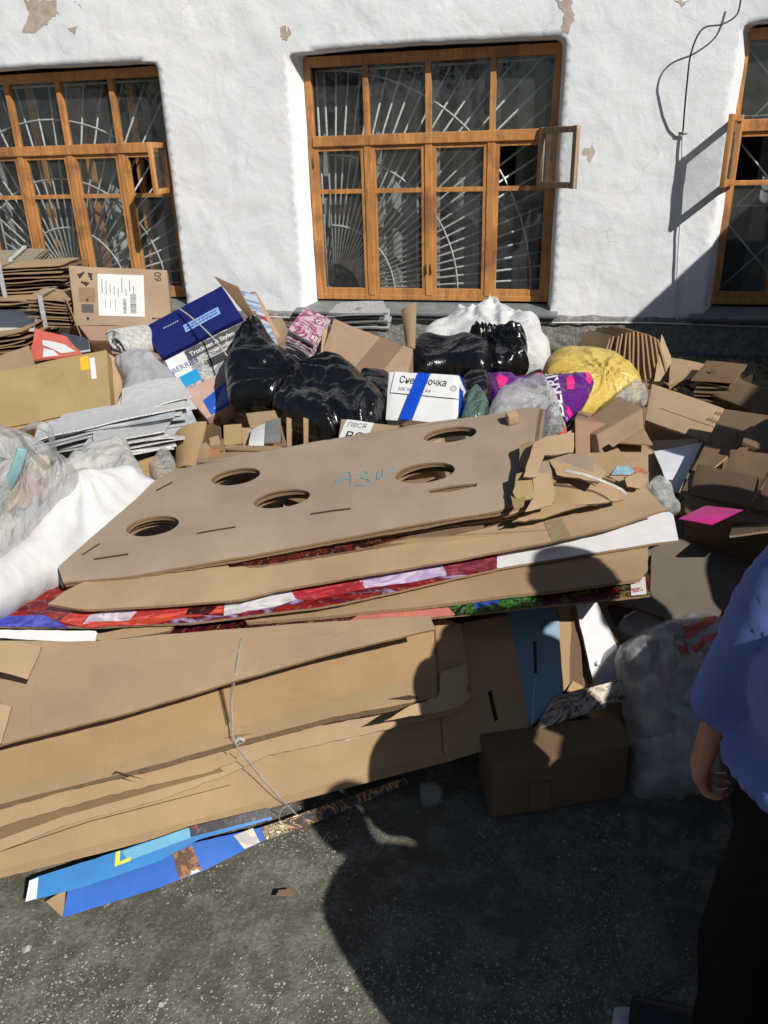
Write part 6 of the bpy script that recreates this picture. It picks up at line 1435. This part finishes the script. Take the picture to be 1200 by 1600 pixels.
def person(loc, face, label, shirtm, trm, hairm, shoem, scale=1.0, vox=.007, lean=0.0, handfwd=.10, step=.12, group=None, fold=.006, sole=None, skirt=1.12, toe=0.0, bv=None, slean=0.0, larm=None):
    """standing figure: local frame x = forward, y = its left, z up"""
    ca, sa = math.cos(face), math.sin(face)
    def T(x, y, z):
        if z > .85: q = z-.85; x, z = x*math.cos(lean)+q*math.sin(lean), .85+q*math.cos(lean)-x*math.sin(lean); y = y-slean*q
        x, y, z = x*scale, y*scale, z*scale; return Vector((loc[0]+x*ca-y*sa, loc[1]+x*sa+y*ca, loc[2]+z))
    f = Vector((ca, sa, 0)); l = Vector((-sa, ca, 0)); Rm = Matrix((f, l, (0, 0, 1))).transposed(); s = scale
    B = []
    def torso(k=0.0, z0=.86, z1=1.44, flare=1.0):
        P = [T(0, 0, z) for z in (z0, .95, 1.05, 1.18, 1.32, 1.42, z1+.03)]; rr = [((.115+k)*flare, (.170+k)*flare), (.118+k, .168+k), (.108+k, .150+k), (.112+k, .160+k), (.110+k, .185+k), (.085+k, .165+k), (.05+k, .07+k)]
        n = len(P); V = []; Fc = []; seg = 28
        for p, (a, b) in zip(P, rr):
            for q in range(seg): an = 6.2832*q/seg; V.append(p+f*math.cos(an)*a*s+l*math.sin(an)*b*s)
        for i in range(n-1):
            for q in range(seg): Fc.append((i*seg+q, i*seg+(q+1) % seg, (i+1)*seg+(q+1) % seg, (i+1)*seg+q))
        Fc.append(tuple(range(seg))[::-1]); Fc.append(tuple((n-1)*seg+q for q in range(seg))); return obj('t', V, Fc, None)
    B.append(torso())
    B.append(limb([T(0, 0, 1.42), T(.01, 0, 1.49), T(.02, 0, 1.56)], [.062*s, .052*s, .055*s]))
    hc = T(.03, 0, 1.63); B.append(ellipsoid(hc, (.098*s, .078*s, .115*s), Rm)); B.append(ellipsoid(T(.055, 0, 1.575), (.06*s, .052*s, .05*s), Rm))
    B.append(limb([T(.118, 0, 1.645), T(.145, 0, 1.61), T(.125, 0, 1.60)], [.010*s, .017*s, .014*s], 8))       # nose
    B.append(limb([T(.112, -.022, 1.577), T(.118, 0, 1.575), T(.112, .022, 1.577)], [.006*s, .010*s, .006*s], 8))   # lips
    for sd in (-1, 1):
        B.append(limb([T(.02, .078*sd, 1.60), T(.012, .088*sd, 1.635), T(.022, .082*sd, 1.66)], [(.010*s, .018*s), (.008*s, .022*s), (.008*s, .014*s)], 8))
        B.append(limb([T(.112, .018*sd, 1.657), T(.108, .045*sd, 1.662)], [.009*s, .008*s], 8))
        sh = T(0, .175*sd, 1.37); el = sh+(l*sd*.05-f*.02-Vector((0, 0, .27)))*s; wr = el+(f*handfwd-Vector((0, 0, .235)))*s
        if larm and sd > 0: el, wr = Vector(larm[0]), Vector(larm[1])
        B.append(limb([sh, (sh+el)/2, el, (el+wr)/2, wr], [.052*s, .046*s, .038*s, .037*s, (.024*s, .030*s)]))
        hd = (wr-el).normalized(); hd = (hd*.6+Vector((0, 0, -1))*.6).normalized(); side = l*sd; fw = hd.cross(side).normalized()
        if fw.dot(f) < 0: fw = -fw
        pm = wr+hd*.085*s
        B.append(limb([wr-hd*.01*s, wr+hd*.04*s, pm], [(.020*s, .028*s), (.017*s, .040*s), (.014*s, .038*s)]) if False else hexa_palm(wr, hd, fw, side, s))
        for q, (off, L) in enumerate(((.030, .072), (.010, .080), (-.011, .074), (-.031, .058))):
            r0 = pm+fw*off*s; c1 = r0+(hd*.85+f*.1-side*.45).normalized()*L*.42*s; c2 = c1+(hd*.35-side*.9).normalized()*L*.34*s; c3 = c2+(-hd*.35-side*.8).normalized()*L*.26*s
            B.append(limb([r0-hd*.02*s, c1, c2, c3], [.0095*s, .009*s, .0082*s, .0068*s], 8))
        t0 = wr+hd*.025*s+fw*.026*s; B.append(limb([t0, t0+(hd*.6+fw*.75)*.03*s, t0+(hd*.95+fw*.4)*.062*s-side*.008*s], [.013*s, .0105*s, .008*s], 8))
        hp = T(0, .088*sd, .88); kn = T(.03+step*.35*sd, .095*sd, .47); an = T(-.02+step*.5*sd, .10*sd, .09)
        B.append(limb([hp, (hp+kn)/2, kn, (kn+an)*.5-f*.012, an], [.092*s, .078*s, .056*s, .056*s, .038*s]))
        ft = f*math.cos(toe if sd > 0 else 0)+l*math.sin(toe if sd > 0 else 0); B.append(limb([an-ft*.03*s-Vector((0, 0, .03*s)), an+ft*.06*s-Vector((0, 0, .045*s)), an+ft*.13*s-Vector((0, 0, .055*s))], [.030*s, .028*s, .020*s]))
    body = remesh('body', B, SKIN, bv or vox, 3)
    # shirt
    S = [torso(.022, .78, 1.45, skirt), ellipsoid(T(-.01, 0, .89), (.170*s, .232*s, .15*s), Rm)]
    for sd in (-1, 1):
        sh = T(0, .175*sd, 1.37); el = sh+(l*sd*.05-f*.02-Vector((0, 0, .27)))*s; wr = el+(f*handfwd-Vector((0, 0, .235)))*s
        if larm and sd > 0: el, wr = Vector(larm[0]), Vector(larm[1])
        S.append(limb([sh, (sh+el)/2, el, el.lerp(wr, .55), el.lerp(wr, .98)], [.072*s, .066*s, .058*s, .054*s, .046*s]))
    def folds(co, no):
        if not fold: return no*0
        q = co*4; w = Vector((noise.noise(q), noise.noise(q+Vector((5, 0, 0))), noise.noise(q+Vector((0, 5, 0)))))
        d = math.sin(7*noise.noise(Vector((co.x*4.5, co.y*4.5, co.z*2.2))+w*.5))*fold+noise.noise(co*10+w)*fold*.35; return no*d
    shirt = remesh('shirt', S, shirtm, vox*1.2, 4, folds)
    Tr = [limb([T(0, 0, .99), T(0, 0, .93), T(0, 0, .85)], [(.14*s, .165*s), (.14*s, .175*s), (.12*s, .165*s)], 20)]
    # keep the ellipse aligned: build the seat from an ellipsoid too
    Tr.append(ellipsoid(T(-.01, 0, .89), (.125*s, .175*s, .12*s), Rm))
    for sd in (-1, 1):
        hp = T(0, .088*sd, .88); kn = T(.03+step*.35*sd, .095*sd, .47); an = T(-.02+step*.5*sd, .10*sd, .07)
        Tr.append(limb([hp, (hp+kn)/2, kn, (kn+an)*.5, an], [.098*s, .096*s, .082*s, .085*s, .085*s]))
    bpy.data.meshes.remove(Tr[0].data) ; Tr = Tr[1:]
    tr = remesh('trousers', Tr, trm, vox*1.2, 4, folds)
    out = [body, shirt, tr]
    f0, l0 = f, l
    for sd in (-1, 1):
        an = T(-.02+step*.5*sd, .10*sd, .0); tt = toe if sd > 0 else 0; f = f0*math.cos(tt)+l0*math.sin(tt)
        up = Vector((0, 0, 1)); H = [limb([an-f*.055*s+up*.045*s, an+f*.02*s+up*.05*s, an+f*.11*s+up*.038*s, an+f*.185*s+up*.03*s], [(.045*s, .040*s), (.048*s, .044*s), (.046*s, .036*s), (.040*s, .024*s)]), ellipsoid(an+up*.09*s, (.05*s, .045*s, .05*s))]
        so_ = limb([an-f*.085*s+up*.012*s, an-f*.05*s+up*.012*s, an+f*.05*s+up*.012*s, an+f*.13*s+up*.012*s, an+f*.215*s+up*.014*s], [.018*s, .040*s, .043*s, .048*s, .020*s])
        for v in so_.data.vertices: v.co.z = loc[2]+.012+max(-.011, min(.011, (v.co.z-loc[2]-.012)*.5))
        so_.name = 'sole'; so_.data.materials.clear(); so_.data.materials.append(sole or shoem); so_.data.polygons.foreach_set('use_smooth', [True]*len(so_.data.polygons))
        shoe = remesh('shoe', H, shoem, vox, 4); so_.parent = shoe; out.append(shoe)
    hr = remesh('hair', [ellipsoid(T(.012, 0, 1.665), (.104*s, .090*s, .095*s), Rm), ellipsoid(T(-.03, 0, 1.62), (.075*s, .082*s, .09*s), Rm)], hairm, vox, 3, lambda co, no: no*.003*noise.noise(co*60)); out.append(hr)
    # eyes
    for sd in (-1, 1): out.append(ellipsoid(T(.112, .031*sd, 1.642), (.010*s, .012*s, .008*s), Rm)); out[-1].name = 'eye'; out[-1].data.materials.append(plain((.25, .22, .2), .2, 'eye'))
    return thing('person', label, 'person', out, group)
def hexa_palm(wr, hd, fw, side, s):
    P = []
    for t, w, th in ((-.01, .026, .020), (.03, .036, .016), (.07, .042, .013), (.095, .040, .011)):
        c = wr+hd*t*s
        P.append([c+fw*w*s*a+side*th*s*b for a, b in ((1, .35), (.6, 1), (-.6, 1), (-1, .35), (-1, -.35), (-.6, -1), (.6, -1), (1, -.35))])
    V = [p for r in P for p in r]; Fc = []
    for i in range(3):
        for k in range(8): Fc.append((i*8+k, i*8+(k+1) % 8, (i+1)*8+(k+1) % 8, (i+1)*8+k))
    Fc += [tuple(range(8))[::-1], tuple(range(24, 32))]; return obj('p', V, Fc, None)
def denim():
    t = NT('blue_denim'); o = t.coord('Object')
    tw = t.n('TexWave'); tw.inputs['Scale'].default_value = 230; tw.bands_direction = 'DIAGONAL'; t.l(o, tw.inputs['Vector'])
    n = t.noise(o, 8, 5, .6); c = t.mix(t.ramp(n, [(.3, 0.0), (.7, 1.0)]), (.055, .09, .33), (.10, .16, .48)); c = t.mix(t.math('MULTIPLY', tw.outputs['Fac'], .5), c, (.26, .33, .66))
    t.col(c); t.rough(.85); t.nrm(t.bump(tw.outputs['Fac'], .3, .001)); return t.m
BLKC = plain((.006, .007, .009), .9, 'black_cloth', .3, 20, .2, .2); NAVY = plain((.012, .015, .03), .9, 'navy_cloth', .3, 20, .2, .2); HAIR = plain((.03, .018, .01), .6, 'dark_hair', .3, 90, .5)
WSOLE = plain((.45, .46, .46), .6, 'pale_sole')
person((.462, 1.0, 0), R(86), 'person in blue denim shirt and black trousers stooping at the right edge', denim(), BLKC, HAIR, plain((.012, .012, .014), .5, 'black_shoe'), 1.0, .009, R(7), .02, .18, fold=.013, sole=WSOLE, skirt=1.22, toe=R(85), bv=.0055, slean=.72, larm=((.335, 1.13, 1.02), (.245, 1.10, .765)))
person((.92, .58, 0), R(140), 'unseen bystander in a black coat, added to cast shade behind the stooping person', BLKC, BLKC, HAIR, BLKC, .84, .02, 0, .05, fold=0)  # bystanders from here to the lorry are unseen, added to cast shade
person((1.12, .88, 0), R(140), 'unseen bystander in a black coat, added to cast shade between the stooping person and the dark jacket', BLKC, NAVY, HAIR, BLKC, .86, .02, 0, .05, fold=0)
person((.70, .46, 0), R(120), 'unseen short bystander in black clothes beside the camera, added to cast the ground shadow', BLKC, BLKC, HAIR, BLKC, .80, .02, 0, .05, fold=0)
person((1.27, 1.20, 0), R(150), 'unseen bystander in a dark jacket right of the clear bags, added to shade them', NAVY, BLKC, HAIR, BLKC, .93, .02, 0, .05, fold=0)
person((1.45, 1.62, 0), R(150), 'unseen bystander in navy trousers right of the big dark board, added to shade it', NAVY, NAVY, HAIR, BLKC, .97, .02, 0, .05, fold=0)
person((1.5, 2.25, 0), R(170), 'unseen bystander in dark clothes right of the dark cartons, added to shade them', BLKC, NAVY, HAIR, BLKC, 1.0, .02, 0, .05, fold=0)
# unseen lorry square to the wall, added to cast shade on wall and heap
LP = plain((.09, .11, .10), .4, 'lorry_paint', .08, 4); RUB = plain((.012, .012, .012), .8, 'tyre_rubber', .2)
xe = 2.72; lb = [bx((xe, 1.9, .95), (xe+2.3, 7.2, 2.62), 'cargo_body', LP, .02), bx((xe+.35, 1.0, .62), (xe+1.95, 7.1, .95), 'chassis', RUB, .01), bx((xe+.1, -.15, .55), (xe+2.2, 1.75, 2.3), 'cab', plain((.25, .26, .27), .35, 'cab_paint', .05), .08)]
kids(lb[2], [bx((xe+.2, -.17, 1.4), (xe+2.1, -.12, 2.1), 'windscreen', GLASS, .005), bx((xe+.09, .3, 1.4), (xe+.12, 1.3, 2.05), 'side_window', GLASS, .003)])
for y in (.5, 5.2, 6.3):
    for x in (xe+.18, xe+1.85):
        whl = tube('wheel', [(x, y, .48), (x+.28, y, .48)], .48, RUB, 28, smooth=False); kids(whl, [tube('rim', [(x-.005, y, .48), (x+.285, y, .48)], .26, plain((.3, .3, .3), .5, 'rim_paint'), 20, smooth=False)]); lb.append(whl)
thing('lorry', 'unseen box lorry parked at right angles to the wall, added to cast shade', 'lorry', lb)
# trees and a low house behind the camera (they show in the panes)
BARK = plain((.07, .055, .04), .9, 'bark', .3, 20, .6); LEAF = plain((.035, .055, .02), .8, 'foliage', .5, 3)
def tree(x, y, h, seed, label):
    rnd = random.Random(seed); tr = [tube('t', [(x, y, 0), (x+.1, y, h*.35), (x-.1, y+.1, h*.65)], [.22, .16, .07], BARK, 10)]; cl = []
    for k in range(9):
        a = rnd.random()*6.28; z0 = h*rnd.uniform(.3, .6); e = (x+math.cos(a)*h*.22, y+math.sin(a)*h*.22, z0+h*rnd.uniform(.12, .3)); tr.append(tube('t', [(x, y, z0), e], [.07, .02], BARK, 6)); cl.append(e)
    V = []; Fc = []
    for k in range(3200):
        c = Vector(rnd.choice(cl))+Vector((rnd.gauss(0, .09), rnd.gauss(0, .09), rnd.gauss(.03, .08)))*h; n = Vector((rnd.gauss(0, 1), rnd.gauss(0, 1), rnd.gauss(0, 1))).normalized(); u = n.orthogonal().normalized()*rnd.uniform(.06, .15); v = n.cross(u); b = len(V); V += [c-u, c+v*.6, c+u, c-v*.6]; Fc.append((b, b+1, b+2, b+3))
    thing('tree', label, 'tree', [joinraw('trunk', tr), obj('crown', V, Fc, LEAF)])
tree(-9, -12, 7.5, 1, 'leafy tree behind the camera, furthest left'); tree(-4, -14, 8.2, 2, 'tall leafy tree straight behind the camera'); tree(-14.5, -11, 6.8, 3, 'smaller leafy tree behind the camera at far left')
tree(1.5, -17, 6.2, 4, 'low leafy tree behind the camera to the right')
